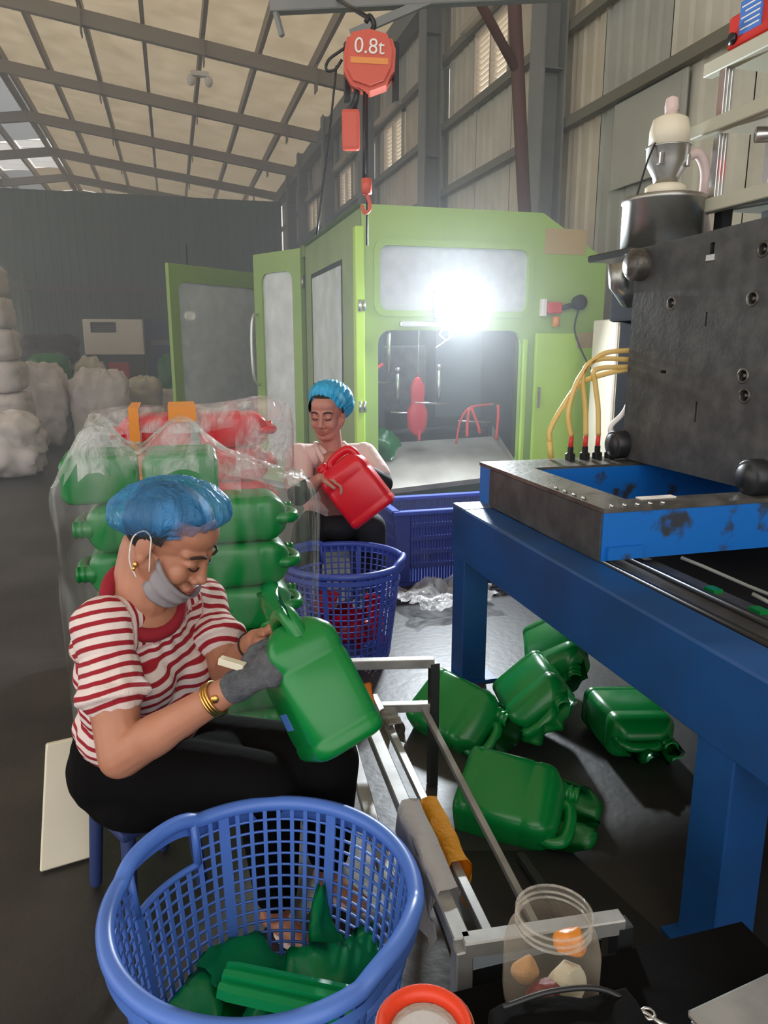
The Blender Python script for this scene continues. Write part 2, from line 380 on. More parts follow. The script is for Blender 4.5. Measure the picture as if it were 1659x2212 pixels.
for y in (3.6, 7.0, 10.4, 13.9, 17.3, 20.6, 22.6):
    b = bmesh.new()
    bx(b, XW-.36, XW-.34, y-.14, y+.14, 0, ZE); bx(b, XW-.14, XW-.12, y-.14, y+.14, 0, ZE); bx(b, XW-.34, XW-.14, y-.012, y+.012, 0, ZE)
    for z in (2.2, 3.9, 5.4): bx(b, XW-.34, XW-.14, y-.13, y+.13, z-.006, z+.006)
    obj('column', b, m_steel_d, wr)
b = bmesh.new(); bx(b, XW-.3, XW-.12, -4, 26, ZE-.42, ZE-.12); obj('eave_beam', b, m_steel_d, wr)
b = bmesh.new(); bx(b, XW-.06, XW-.04, 5.15, 6.1, 2.7, 3.38, .004); bx(b, XW-.075, XW-.06, 5.2, 5.215, 3.1, 3.35); obj('hatch_panel', b, m_wallC, wr)
for i, (y0, y1) in enumerate(WIN):
    wo = struct('window_%d' % (i+1))
    b = bmesh.new(); z0, z1 = WZ
    for c in ((y0, y0+.04, z0, z1), (y1-.04, y1, z0, z1), (y0, y1, z0, z0+.04), (y0, y1, z1-.04, z1), ((y0+y1)/2-.02, (y0+y1)/2+.02, z0, z1)):
        bx(b, XW-.06, XW+.03, c[0], c[1], c[2], c[3])
    obj('window_frame', b, m_wframe, wo)
    b = bmesh.new(); bx(b, XW-.2, XW-.02, y0-.12, y1+.12, z1+.03, z1+.1); obj('drip_cap', b, m_wframe, wo)
    for j in range(11):
        b = bmesh.new(); z = z0+.07+j*(z1-z0-.1)/10.6
        box(b, (XW, (y0+y1)/2, z), (.05, y1-y0-.08, .006), MX.Rotation(R(15), 4, 'Y')); obj('slat', b, m_louver, wo)
# roof: sheets between purlins and rafters
ce = struct('ceiling')
RAF = [-3.4, .2, 3.8, 7.4, 11.0, 14.6, 18.2, 21.8, 25.4, 29.0, 33.0]
def slope_z(x): return ZR-(ZR-ZE)*(x-XR)/(XW-XR) if x > XR else ZR-(ZR-ZE)*(XR-x)/(XW-XR)
pur = [XR+.12+i*.985 for i in range(8)]
cells = {}
for i in range(len(RAF)-1):
    for side in (1, -1):
        for j in range(7):
            xa = XR+side*j*.985; xb = XR+side*(j+1)*.985
            L = RAF[i+1]-RAF[i]; b = bmesh.new(); za, zb = slope_z(xa)+.13, slope_z(xb)+.13; q = []
            add(b, [V((xa, RAF[i], za)), V((xb, RAF[i], zb)), V((xb, RAF[i+1], zb)), V((xa, RAF[i+1], za))], [(0, 1, 2, 3)])
            cool = side < 0 and (i, j) in ((7, 1), (8, 1), (9, 1), (8, 2), (9, 2), (7, 2), (6, 0), (7, 0))
            sky = side < 0 and (i, j) in ((8, 0), (8, 1))
            if not sky: obj('roof_panel', b, m_roofc if cool else m_roof, ce)
            else:
                b.free(); wn = struct('window_%d' % (5+j))
                for u in range(4):
                    b = bmesh.new(); ya = RAF[i]+L*u/4; bx(b, min(xa, xb)+.06, max(xa, xb)-.06, ya+.06, ya+L/4-.06, (za+zb)/2-.02, (za+zb)/2)
                    obj('pane', b, m_skyl, wn)
for side in (1, -1):
    for j in range(8):
        x = XR+side*(.1+j*.985) if j == 0 else XR+side*j*.985
        b = bmesh.new(); z = slope_z(x); bx(b, x-.035, x+.035, -4, 33, z-.08, z+.12); obj('purlin', b, m_purlin, ce)
for y in RAF[1:-1]:
    for side in (1, -1):
        x1 = XR+side*(XW-XR-.2); b = bmesh.new()
        bar(b, (XR, y, ZR-.24), (x1, y, slope_z(x1)-.24), .12, .24); obj('rafter', b, m_purlin, ce)
        b = bmesh.new()
        for j in (2, 4, 6):
            x = XR+side*j*.985; bx(b, x-.01, x+.01, y-.14, y+.14, slope_z(x)-.5, slope_z(x)-.08)
        obj('purlin_cleat', b, m_purlin, ce)
# partition at the far end, end gable, left wall
wb = struct('wall_back')
for i in range(14):
    x = -10.1+i*.98
    sheet(wb, .97, 3.05, m_part, MX.Translation((x, 25, 0)), .14, .05); sheet(wb, .97, 2.72, m_part, MX.Translation((x, 25, 3.1)), .245, .03)
b = bmesh.new(); bx(b, -10.1, 3.5, 24.86, 24.95, 3.0, 3.1); struct('trim_1', b, m_red_trim)
b = bmesh.new(); bx(b, -10.1, 3.62, 25.03, 25.07, 0, 5.8); obj('backing', b, m_part, wb)
b = bmesh.new(); plate(b, [(-10.1, 0), (3.8, 0), (3.8, ZE), (XR, ZR+.1), (-10.1, ZE)], [], .05, MX.Translation((0, 33, 0)) @ XZ); struct('wall_end', b, m_wallB)
wl = struct('wall_left')
for i in range(22): sheet(wl, .97, ZE-3.6, tints[i % 5], MX.Translation((-10.1, 12+.98*(i+1), 3.6)) @ MX.Rotation(R(-90), 4, 'Z'))
# ------------------------------------------------------------------ blow moulding machine enclosure (lime green)
mc = thing('molding_machine', 'lime green enclosed moulding machine with guard windows and a lit opening', 'machine', (1.24, 5, 0))
Y0 = 5.0
b = bmesh.new()
plate(b, [(1.25, .445), (3.08, .445), (3.08, 2.0), (2.56, 2.3), (1.25, 2.3)], [poly_box(1.37, 2.46, 1.63, 2.05, .06), poly_box(1.36, 2.43, .5, 1.5, .09)], .04, MX.Translation((0, Y0+.04, 0)) @ XZ)
obj('front_panel', b, m_green, mc)
b = bmesh.new(); plate(b, rrect(1.17, .5, .08), [rrect(1.09, .42, .06)], .012, MX.Translation((1.915, Y0, 1.84)) @ XZ); obj('window_trim', b, m_green, mc)
b = bmesh.new(); plate(b, rrect(1.13, .46, .07), [], .006, MX.Translation((1.915, Y0+.03, 1.84)) @ XZ); obj('guard_window', b, m_glass, mc)
b = bmesh.new(); bx(b, 1.2, 1.26, Y0-.03, Y0+.05, .08, 2.16, .006); obj('corner_post', b, m_greenp, mc)
b = bmesh.new(); bx(b, 2.44, 2.47, Y0-.025, Y0+.01, .5, 1.44, .004); obj('opening_post', b, m_greenp, mc)
b = bmesh.new(); bx(b, 2.53, 3.03, Y0-.03, Y0, .46, 1.485, .012); dr = obj('access_door', b, m_greenp, mc)
b = bmesh.new(); bx(b, 2.56, 2.575, Y0-.045, Y0-.03, .95, 1.1); obj('latch', b, m_steel, dr)
b = bmesh.new(); bx(b, 2.86, 3.02, Y0-.034, Y0-.03, 1.38, 1.49); obj('rating_plate', b, m_faded, mc, label='faded orange rating plate')
for z in (1.62, .95):
    b = bmesh.new()
    for x in (1.225, 1.255): tube(b, [(x, Y0-.04, z), (x, Y0-.04, z+.075)], .011)
    obj('hinge', b, m_chrome, mc)
b = bmesh.new()      # left side, with a doorway further back
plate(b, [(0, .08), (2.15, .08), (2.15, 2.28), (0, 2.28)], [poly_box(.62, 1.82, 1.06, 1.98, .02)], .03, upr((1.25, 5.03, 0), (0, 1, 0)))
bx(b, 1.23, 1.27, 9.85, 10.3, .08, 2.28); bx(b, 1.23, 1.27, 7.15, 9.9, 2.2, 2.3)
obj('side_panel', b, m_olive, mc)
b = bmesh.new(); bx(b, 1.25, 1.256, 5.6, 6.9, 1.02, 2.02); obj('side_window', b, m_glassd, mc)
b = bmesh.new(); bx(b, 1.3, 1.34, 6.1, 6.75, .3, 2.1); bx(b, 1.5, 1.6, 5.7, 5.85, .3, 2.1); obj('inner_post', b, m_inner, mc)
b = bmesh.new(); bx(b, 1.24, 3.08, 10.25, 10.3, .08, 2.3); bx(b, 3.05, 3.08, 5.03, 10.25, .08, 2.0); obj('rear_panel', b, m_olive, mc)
b = bmesh.new(); add(b, [V(p) for p in ((1.22, 5, 2.3), (2.56, 5, 2.3), (2.56, 10.3, 2.3), (1.22, 10.3, 2.3), (3.08, 5, 2.0), (3.08, 10.3, 2.0))], [(0, 1, 2, 3), (1, 4, 5, 2)])
obj('roof_sheet', b, m_green, mc)
b = bmesh.new(); bx(b, 1.24, 3.08, Y0+.0, Y0+.1, 0, .44); bx(b, 1.24, 1.34, 5.1, 10.3, 0, .12); obj('base_plinth', b, m_dgreen, mc)
b = bmesh.new(); bx(b, 1.3, 3.04, 6.4, 6.44, .1, 2.25); obj('back_wall', b, m_inner, mc)
b = bmesh.new(); bx(b, 1.62, 2.02, 5.9, 6.35, .85, 1.4, .02); obj('mold_half', b, m_iron, mc)
b = bmesh.new(); bx(b, 1.36, 1.58, 5.75, 6.3, .78, 1.28, .02); bx(b, 1.4, 1.52, 5.7, 5.76, .8, 1.1, .01); obj('mold_half', b, m_inner, mc)
b = bmesh.new(); bx(b, 2.08, 2.5, 5.85, 6.3, .8, 1.55, .02); obj('clamp_platen', b, m_inner, mc)
for x, y, z0, z1 in ((1.58, 5.5, 1.2, 1.5), (1.68, 5.6, .95, 1.2), (2.02, 5.6, .95, 1.22), (1.44, 5.5, .72, .95)):
    b = bmesh.new(); tube(b, [(x, y, z0), (x, y, z1)], .018); tube(b, [(x, y, z1), (x, y, z1+.03)], .026); obj('cylinder_rod', b, m_chrome, mc)
for x, z in ((1.42, 1.12), (1.7, .88), (2.25, .8)):
    b = bmesh.new(); tube(b, [(x-.12, 5.45, z+.02), (x+.15, 5.45, z)], .008); obj('tie_bar', b, m_chrome, mc)
b = bmesh.new(); tube(b, [(1.33, 5.5, .73), (2.4, 5.5, .76)], .03); bx(b, 1.33, 2.42, 5.52, 5.56, .2, .74); obj('cross_bar', b, m_iron2, mc)
# red pieces inside: air hoses and the part being moulded
for i, pts in enumerate((((2.06, 5.3, .66), (2.09, 5.3, .83), (2.16, 5.3, .93), (2.3, 5.32, .95), (2.4, 5.4, .95)), ((2.16, 5.3, .93), (2.14, 5.28, .8), (2.13, 5.25, .72)), ((2.18, 5.3, .93), (2.22, 5.28, .82), (2.24, 5.26, .74)), ((2.4, 5.3, .95), (2.4, 5.29, .85), (2.38, 5.27, .68)), ((1.34, 5.3, 1.17), (1.42, 5.32, 1.22), (1.5, 5.4, 1.26)), ((1.75, 5.3, .84), (1.755, 5.28, .76), (1.75, 5.27, .7)))):
    b = bmesh.new(); tube(b, curve(pts, 5), .012 if i else .008); obj('air_hose', b, m_redp, mc)
b = bmesh.new()
loft(b, [[(1.745+rx*math.cos(a), 5.3+.035*math.sin(a)*(.4+rx*6), z) for a in [2*math.pi*k/16 for k in range(16)]] for rx, z in ((.012, .73), (.05, .76), (.075, .8), (.082, .87), (.08, .92), (.055, .965), (.05, 1.0), (.058, 1.04), (.055, 1.1), (.03, 1.15), (.01, 1.17))])
t = obj('molded_part', b, m_jr, None); props(t, 'hanging red blown plastic part inside the moulding machine opening', 'molded part')
b = bmesh.new(); tube(b, [(1.745, 5.3, 1.16), (1.76, 5.32, 1.62)], .004); tube(b, [(1.72, 5.28, .985), (1.98, 5.3, .965)], .008); obj('holder', b, m_chrome, t)
b = bmesh.new(); crumple(b, .26, .2, 10, 8, .05, 3, MX.Translation((1.43, 5.12, .70)) @ MX.Rotation(R(70), 4, 'X') @ MX.Rotation(R(45), 4, 'Z'), .004, .1)
props(obj('green_rag', b, m_jg), 'green plastic scrap lying at the corner of the steel chute', 'scrap')
# delivery chute
b = bmesh.new()
add(b, [V(p) for p in ((1.34, 5.45, .66), (2.42, 5.45, .69), (2.36, 4.8, .5), (1.27, 4.74, .44), (1.27, 4.74, .405), (2.36, 4.8, .465))], [(0, 1, 2, 3), (3, 2, 5, 4)])
add(b, [V(p) for p in ((2.42, 5.45, .69), (2.36, 4.8, .5), (2.36, 4.8, .54), (2.42, 5.45, .78), (1.34, 5.45, .66), (1.27, 4.74, .44), (1.27, 4.74, .48), (1.34, 5.45, .73))], [(0, 1, 2, 3), (4, 7, 6, 5)])
bmesh.ops.solidify(b, geom=b.faces[:], thickness=.006)
obj('chute', b, m_tray, mc)
# lamp
lp = thing('flood_lamp', 'bright white flood lamp hung across the lime machine opening', 'lamp', (1.86, 4.9, 1.55))
b = bmesh.new(); bx(b, 1.5, 2.0, 4.93, 4.98, 1.52, 1.56, .008); obj('bracket', b, m_chrome, lp)
b = bmesh.new(); box(b, (1.86, 4.93, 1.665), (.26, .05, .19), None, .012)
for i in range(6): bx(b, 1.76+i*.04, 1.768+i*.04, 4.95, 4.985, 1.59, 1.74)
obj('housing', b, m_iron2, lp)
m_led = mat('led_face', (255, 255, 255), .5, emit=40, ecol=(235, 245, 255))
b = bmesh.new(); box(b, (1.86, 4.902, 1.665), (.235, .006, .165), None, .003); obj('led_panel', b, m_led, lp)
la = bpy.data.lights.new('lamp_light', 'AREA'); la.shape = 'RECTANGLE'; la.size = .22; la.size_y = .16; la.energy = LAMP_POWER; la.color = (.86, .94, 1)
lo = bpy.data.objects.new('lamp_light', la); C.objects.link(lo); lo.location = (1.86, 4.893, 1.665); lo.rotation_euler = (R(-72), 0, R(-14))
for pts in (((1.8, 4.9, 1.52), (1.76, 4.88, 1.47), (1.8, 4.88, 1.43), (1.74, 4.9, 1.38)), ((1.82, 4.9, 1.52), (1.84, 4.88, 1.46), (1.79, 4.88, 1.42))):
    b = bmesh.new(); tube(b, curve(pts, 5), .006); obj('lead', b, m_white_c, lp)
# interior lamp that lights the opening from within
b = bmesh.new(); bx(b, 1.6, 2.2, 5.25, 5.35, 2.14, 2.2, .01); obj('lamp_strip', b, m_cream, mc)
la = bpy.data.lights.new('cabinet_light', 'AREA'); la.size = .5; la.energy = 14; la.color = (.8, .9, 1)
lo = bpy.data.objects.new('cabinet_light', la); C.objects.link(lo); lo.location = (1.9, 5.3, 2.1)
# sign / switch cluster on the front
t = thing('switch_box', 'small red and white switch box with black knob on the lime machine front', 'switch', (2.7, Y0, 1.6))
b = bmesh.new(); bx(b, 2.56, 2.595, Y0-.05, Y0, 1.6, 1.72, .004); obj('white_plate', b, m_label, t)
b = bmesh.new(); bx(b, 2.6, 2.72, Y0-.05, Y0, 1.62, 1.7, .01); obj('red_body', b, m_redp, t)
b = bmesh.new(); lathe(b, [(.001, -.02), (.05, -.02), (.055, .03), (.03, .06), (.001, .06)], 20, MX.Translation((2.86, Y0-.02, 1.7)) @ MX.Rotation(R(90), 4, 'X')); tube(b, [(2.72, Y0-.03, 1.66), (2.84, Y0-.03, 1.69)], .02); obj('knob', b, m_black, t)
b = bmesh.new(); tube(b, [(2.68, Y0-.03, 1.6), (2.68, Y0-.03, 1.53)], .026); obj('yellow_button', b, m_tape, t)
b = bmesh.new(); tube(b, curve(((2.86, Y0-.02, 1.65), (2.83, Y0-.04, 1.5), (2.92, Y0-.06, 1.3), (3.02, Y0-.08, 1.18), (3.2, Y0-.1, 1.1)), 6), .006); obj('cable', b, m_black, t)
b = bmesh.new(); bx(b, 2.58, 2.9, Y0-.004, Y0, 2.03, 2.2); props(obj('warning_sticker', b, m_faded, mc, label='faded orange warning sticker'))
# two opened door leaves
def leaf(hinge, free, z0, z1, label, handle):
    d = V(free)-V(hinge); L = d.length; t = thing('machine_door', label, 'door', (hinge[0], hinge[1], z0))
    M = upr((hinge[0], hinge[1], 0), d); iw = .13
    b = bmesh.new(); plate(b, [(0, z0), (L, z0), (L, z1), (0, z1)], [[(x, z) for x, z in rrect(L-2*iw, z1-z0-.42, .09, 4, (L/2, (z0+z1)/2+.02))]], .05, M); obj('door_frame', b, m_green, t)
    b = bmesh.new(); plate(b, [(iw-.03, z0+.15), (L-iw+.03, z0+.15), (L-iw+.03, z1-.12), (iw-.03, z1-.12)], [], .008, M @ MX.Translation((0, 0, .02))); obj('pane', b, m_glassd, t)
    if handle:
        e = 1 if handle > 0 else -1; u = L-.05
        P = [M @ V((u, z, s)) for z, s in ((1.0, .0), (1.02, .06*e), (1.2, .085*e), (1.5, .085*e), (1.68, .06*e), (1.7, 0))]
        b = bmesh.new(); tube(b, curve(P, 5), .017); obj('handle', b, m_chrome, t)
    for z in (z0+.3, z1-.3):
        b = bmesh.new(); tube(b, [M @ V((0, z-.06, .025)), M @ V((0, z+.06, .025))], .018); obj('hinge', b, m_steel, t)
leaf((1.205, 7.2, 0), (.84, 7.86, 0), .02, 2.28, 'lime green glazed machine door with long chrome pull handle', -1)
leaf((1.16, 9.86, 0), (.02, 8.83, 0), .02, 2.28, 'lime green glazed machine door standing wide open beyond the handled one', 0)
# glowing bulb added behind the far glass, in place of a lamp reflection
t = thing('reflection_bulb', 'small glowing bulb added behind the far door glass for a reflection in it', 'lamp', (.25, 9.9, 1.7))
m_reflection = mat('reflection_glow', (255, 244, 214), .5, emit=14)
b = bmesh.new(); ell(b, (.25, 9.9, 1.76), (.07, .07, .055)); obj('bulb', b, m_reflection, t)
b = bmesh.new(); tube(b, [(.25, 9.9, 1.82), (.25, 9.9, 2.6)], .008); obj('cord', b, m_black, t)
# ------------------------------------------------------------------ red-brown jib pipe, beams above and the chain hoist
t = thing('jib_post', 'red-brown leaning steel pipe post with a brace above the lime machine', 'post', (2.72, 5.7, 2.3))
b = bmesh.new(); tube(b, [(2.77, 5.7, 2.25), (2.6, 5.7, 3.9), (2.53, 5.7, 4.6)], .052, 12); obj('pipe', b, m_red_trim, t)
b = bmesh.new(); tube(b, [(2.66, 5.7, 3.4), (2.24, 5.55, 3.82), (1.85, 5.4, 4.2)], .035, 10); obj('brace', b, m_red_trim, t)
b = bmesh.new(); bx(b, 2.66, 2.86, 5.6, 5.8, 2.3, 2.33); obj('foot_plate', b, m_steel_d, t)
jb = struct('beam_jib'); b = bmesh.new(); y = 4.35
bar(b, (.72, 5.2, 3.475), (2.5, 4.72, 3.56), .08, .11); bar(b, (.74, 5.19, 3.47), (.78, 5.14, 3.28), .03, .03); obj('arm', b, m_steel_d, jb)
b = bmesh.new(); bar(b, (1.2, 5.05, 3.3), (1.75, 4.9, 3.52), .03, .05); obj('arm_strut', b, m_steel_d, jb)
h = thing('chain_hoist', 'orange-red electric chain hoist hanging above the lime machine', 'hoist', (1.13, 4.35, 2.9))
hc = V((1.125, 4.3, 2.905)); rtv = V((.963, -.27, 0))
b = bmesh.new(); plate(b, [(-.115, .11), (-.135, .02), (-.14, -.07), (-.1, -.14), (0, -.17), (.09, -.14), (.135, -.06), (.14, .03), (.115, .1), (.0, .13)], [], .15, MX.Translation(hc-V((-.27, -.963, 0))*.0) @ upr((0, 0, 0), rtv) @ MX.Translation((0, 0, -.075)))
bmesh.ops.bevel(b, geom=[e for e in b.edges if e.calc_face_angle(0) > .9], offset=.02, segments=2, affect='EDGES'); body = obj('body', b, m_orange, h)
FU = upr((0, 0, 0), rtv)
def on_front(x, z, d=.077): return hc + FU.to_3x3() @ V((x, z, d))
def text(s, size, M, m, parent, name='lettering', ext=.0015):
    cu = bpy.data.curves.new(name, 'FONT'); cu.body = s; cu.size = size; cu.extrude = ext; cu.align_x = 'CENTER'; cu.align_y = 'CENTER'
    o = bpy.data.objects.new(name, cu); C.objects.link(o); dg = bpy.context.evaluated_depsgraph_get(); dg.update()
    me = bpy.data.meshes.new_from_object(o.evaluated_get(dg)); bpy.data.objects.remove(o); bpy.data.curves.remove(cu)
    me.transform(M); me.transform(MW[parent.name].inverted()); me.materials.clear(); me.materials.append(m); return link(name, me, parent)
TM = FU.copy(); TM.translation = on_front(.0, .035, .08)
text('0.8t', .105, TM @ MX.Rotation(R(-4), 4, 'Z'), m_label, h)
b = bmesh.new(); box(b, on_front(0, -.03, .0), (.23, .155, .02), FU); bmesh.ops.delete(b, geom=b.verts[:], context='VERTS')
plate(b, [(-.1, -.04), (.1, -.05), (.1, -.02), (-.1, -.01)], [], .003, MX.Translation(on_front(0, 0, .076)) @ FU); obj('pale_band', b, m_tape, h)
for x in (-.125, .14):
    b = bmesh.new(); bar(b, on_front(x, .1, -.05), on_front(x, -.2, -.03), .04, .03); obj('side_rail', b, m_iron2, h)
b = bmesh.new(); tube(b, curve([hc+V((0, 0, .12)), hc+V((.025, 0, .17)), hc+V((0, 0, .21)), hc+V((-.02, 0, .18))], 6), .014); tube(b, [hc+V((-.005, 0, .2)), (1.12, 5.08, 3.5)], .012); obj('hook', b, m_iron2, h)
b = bmesh.new(); tube(b, [hc+V((-.03, 0, -.15)), hc+V((-.035, 0, -.62))], .009); tube(b, [hc+V((-.01, .02, -.15)), hc+V((-.015, .02, -.95))], .006); obj('load_chain', b, m_iron2, h)
b = bmesh.new(); tube(b, [hc+V((-.02, 0, -.6)), hc+V((-.02, 0, -.68))], .03); tube(b, curve([hc+V((-.02, 0, -.68)), hc+V((.0, 0, -.75)), hc+V((-.03, 0, -.78)), hc+V((-.05, 0, -.74))], 5), .01); obj('lower_hook', b, m_orange, h)
b = bmesh.new(); cen = hc+rtv*-.105+V((0, 0, -.35)); box(b, cen, (.1, .05, .21), FU @ MX.Rotation(0, 4, 'Z') if False else MX.Rotation(R(-15.66), 4, 'Z'), .02); pc = obj('pendant_control', b, m_orange, h)
b = bmesh.new(); tube(b, curve([cen+V((0, 0, .1)), cen+V((.03, 0, .18)), hc+rtv*-.09+V((0, 0, -.1))], 6), .012); tube(b, [cen+V((.02, 0, .1)), hc+rtv*-.06+V((0, 0, -.12))], .016); obj('cable', b, m_iron2, pc)
b = bmesh.new(); tube(b, curve([on_front(-.13, .06, 0), on_front(-.22, 0, 0), on_front(-.235, -.05, 0), on_front(-.19, -.05, 0), on_front(-.15, .0, 0)], 6), .008); tube(b, curve([on_front(-.18, -.03, 0), on_front(-.22, -.35, .02), on_front(-.3, -.9, .05)], 6), .006); obj('power_cable', b, m_iron2, h)
t = thing('ceiling_lamp', 'small twin-bulb lamp fixed under a roof rafter', 'lamp', (.7, 14.5, 6.0))
b = bmesh.new(); bx(b, .6, .9, 14.42, 14.54, 5.93, 6.0); obj('base', b, m_label, t)
for x in (.6, .9):
    b = bmesh.new(); ell(b, (x, 14.48, 5.86), (.07, .07, .09)); obj('bulb', b, m_label, t)
# ------------------------------------------------------------------ blue mould carriage table on the right
tb = thing('machine_table', 'blue steel machine base with long guide beam and square legs', 'table', (1.17, 1.18, 0))
b = bmesh.new(); bx(b, 1.095, 1.225, .1, 2.84, .535, .752, .006); obj('beam', b, m_blue, tb)
b = bmesh.new(); bx(b, 1.1, 1.22, 2.72, 2.845, .752, .7545); obj('end_plate', b, m_steel, tb)
b = bmesh.new(); bx(b, 2.5, 2.63, .1, 2.84, .535, .752, .006); bx(b, 1.225, 2.5, 2.7, 2.82, .6, .74, .004); obj('beam', b, m_blue, tb)
for x in (1.1, 2.5):
    for y0, y1 in ((2.71, 2.835), (1.165, 1.285)):
        b = bmesh.new(); bx(b, x, x+.11, y0, y1, 0, .54, .004); bx(b, x-.03, x+.155, y0-.02, y1+.02, 0, .012); obj('leg', b, m_blue, tb)
for x in (1.26, 1.36):
    b = bmesh.new(); tube(b, [(x, .1, .735), (x, 2.69, .735)], .0135, 10); obj('guide_rail', b, m_iron2, tb)
b = bmesh.new(); bx(b, 1.225, 1.44, .1, 2.7, .68, .732); obj('rail_bed', b, m_iron, tb)
b = bmesh.new(); bx(b, 1.44, 2.5, .1, 2.7, .58, .6); obj('dark_infill', b, m_black, tb)  # black sheet put in for the dark space inside the base
for y in (1.2, 1.45, 1.62):
    b = bmesh.new(); bx(b, 1.395, 1.425, y, y+.04, .732, .742); obj('bolt_plate', b, m_jg, tb, label='green paint dab')
for pts in (((1.5, 1.9, .75), (1.75, 1.6, .66), (2.1, 1.5, .7), (2.4, 1.75, .8)), ((1.46, 1.55, .75), (1.55, 1.3, .7), (1.8, 1.35, .8)), ((1.6, 1.4, .6), (1.58, 1.2, .74), (1.66, 1.1, .84)), ((1.7, 1.7, .62), (1.95, 1.5, .64), (2.2, 1.62, .8))):
    b = bmesh.new(); tube(b, curve(pts, 6), .006, 6); obj('cable', b, m_steel_d, tb)
ca = thing('mold_carriage', 'blue scuffed box frame carriage riding on the table rails', 'frame', (1.9, 2.4, .75))
b = bmesh.new(); plate(b, [(1.225, 1.915), (2.6, 1.915), (2.6, 2.865), (1.225, 2.865)], [[(1.375, 2.03), (2.47, 2.03), (2.47, 2.66), (1.375, 2.66)]], .155, MX.Translation((0, 0, .755))); obj('frame_body', b, m_bluev, ca)
b = bmesh.new(); plate(b, [(1.222, 1.912), (2.603, 1.912), (2.603, 2.868), (1.222, 2.868)], [[(1.37, 2.025), (2.475, 2.025), (2.475, 2.665), (1.37, 2.665)]], .014, MX.Translation((0, 0, .906))); obj('top_plate', b, m_wear, ca)
b = bmesh.new(); bx(b, 1.218, 1.225, 1.92, 2.75, .755, .905); obj('side_wear_plate', b, m_iron, ca)
b = bmesh.new(); bx(b, 1.24, 1.36, 1.9, 1.915, .76, .8); obj('corner_plate', b, m_bluev, ca)
b = bmesh.new(); bx(b, 1.41, 1.54, 2.0, 2.03, .92, .924); obj('paper_strip', b, m_label, ca)
b = bmesh.new(); bx(b, 1.24, 1.42, 1.93, 2.84, .7495, .756); obj('slide_block', b, m_iron, ca)
for i in range(9):
    b = bmesh.new(); lathe(b, [(.007, 0), (.007, .006), (.001, .008)], 8, MX.Translation((1.26+.045*i, 1.93, .92) if i < 5 else (1.24, 2.0+.06*(i-4), .92))); obj('bolt', b, m_chrome, ca)
mb = thing('mold_block', 'huge black steel mould block with bolt holes and slots', 'mold', (2.1, 2.35, .92))
SL = [(2.322, 1.72, .022, .06), (2.32, 1.49, .009, .05), (2.54, 1.298, .035, .012), (2.33, 1.16, .009, .075)]
HO = [(2.525, 1.556), (2.104, 1.549), (2.11, 1.299), (2.094, 1.234), (2.08, 1.7)]
b = bmesh.new()
def circ(c, r, n=14): return [(c[0]+r*math.cos(2*math.pi*k/n), c[1]+r*math.sin(2*math.pi*k/n)) for k in range(n)]
plate(b, [(2.78, .925), (1.95, .925), (1.95, 1.8), (2.78, 1.78)], [[(y-w/2, z-hh/2), (y+w/2, z-hh/2), (y+w/2, z+hh/2), (y-w/2, z+hh/2)] for y, z, w, hh in SL]+[circ(q, .018) for q in HO], .05, MX(((0, 0, 1, 1.845), (1, 0, 0, 0), (0, 1, 0, 0), (0, 0, 0, 1))))
bx(b, 1.895, 2.42, 1.95, 2.78, .925, 1.78); obj('block', b, m_iron, mb)
for y, z in HO:
    b = bmesh.new(); tube(b, [(1.846, y+.023*math.cos(a), z+.023*math.sin(a)) for a in [2*math.pi*k/14 for k in range(14)]], .005, 6, True); tube(b, [(1.87, y, z), (1.85, y+.004, z)], .008, 8); obj('bolt_socket', b, m_wear, mb)
for y, z, m in ((2.775, .985, m_iron2), (1.985, .975, m_iron2), (2.73, 1.715, m_wear)):
    b = bmesh.new(); M = MX.Translation((1.9, y, z)) @ MX.Rotation(R(-90), 4, 'Y')
    lathe(b, [(.056, 0), (.062, .02), (.062, .1), (.054, .11), (.05, .108), (.043, .118), (.001, .12)], 24, M); obj('guide_pin', b, m, mb)
b = bmesh.new(); bx(b, 1.84, 1.86, 2.3, 2.345, 1.69, 1.71); obj('hook_lip', b, m_chrome, mb)
ex = thing('extruder_body', 'dark extruder cabinet behind the black mould block', 'machine', (2.4, 3.1, 0))
b = bmesh.new(); bx(b, 2.3, 2.75, 2.88, 3.35, 0, 1.77, .01); obj('cabinet', b, m_iron, ex)
b = bmesh.new(); bx(b, 1.87, 2.4, 2.85, 3.2, 1.77, 1.8, .006); obj('top_plate', b, m_iron2, ex)
b = bmesh.new(); tube(b, [(1.95, 2.95, 1.6), (1.86, 2.9, 1.66), (1.85, 2.9, 1.74)], .05, 14); obj('heater_barrel', b, m_steel, ex)
b = bmesh.new(); bx(b, 2.47, 2.85, 3.6, 3.95, 1.53, 1.86, .02); bx(b, 2.55, 2.8, 3.65, 3.95, 0, 1.53); props(obj('drive_motor', b, mat('dull_black', (30, 31, 33), .95, spec=.05)), 'dark motor housing wedged between the lime machine and the mould block', 'motor')
cb = thing('control_cabinet', 'pale cream steel cabinet between lime machine and black block', 'cabinet', (3.09, 4.65, 0))
b = bmesh.new(); bx(b, 2.88, 3.3, 4.5, 4.8, 0, 1.57, .01); obj('body', b, m_cream, cb)
b = bmesh.new(); bx(b, 2.9, 3.28, 4.49, 4.5, .1, 1.53, .004); obj('door', b, m_cream, cb)
b = bmesh.new(); bx(b, 2.92, 2.935, 4.47, 4.49, 1.36, 1.41, .003); obj('latch', b, m_steel, cb)
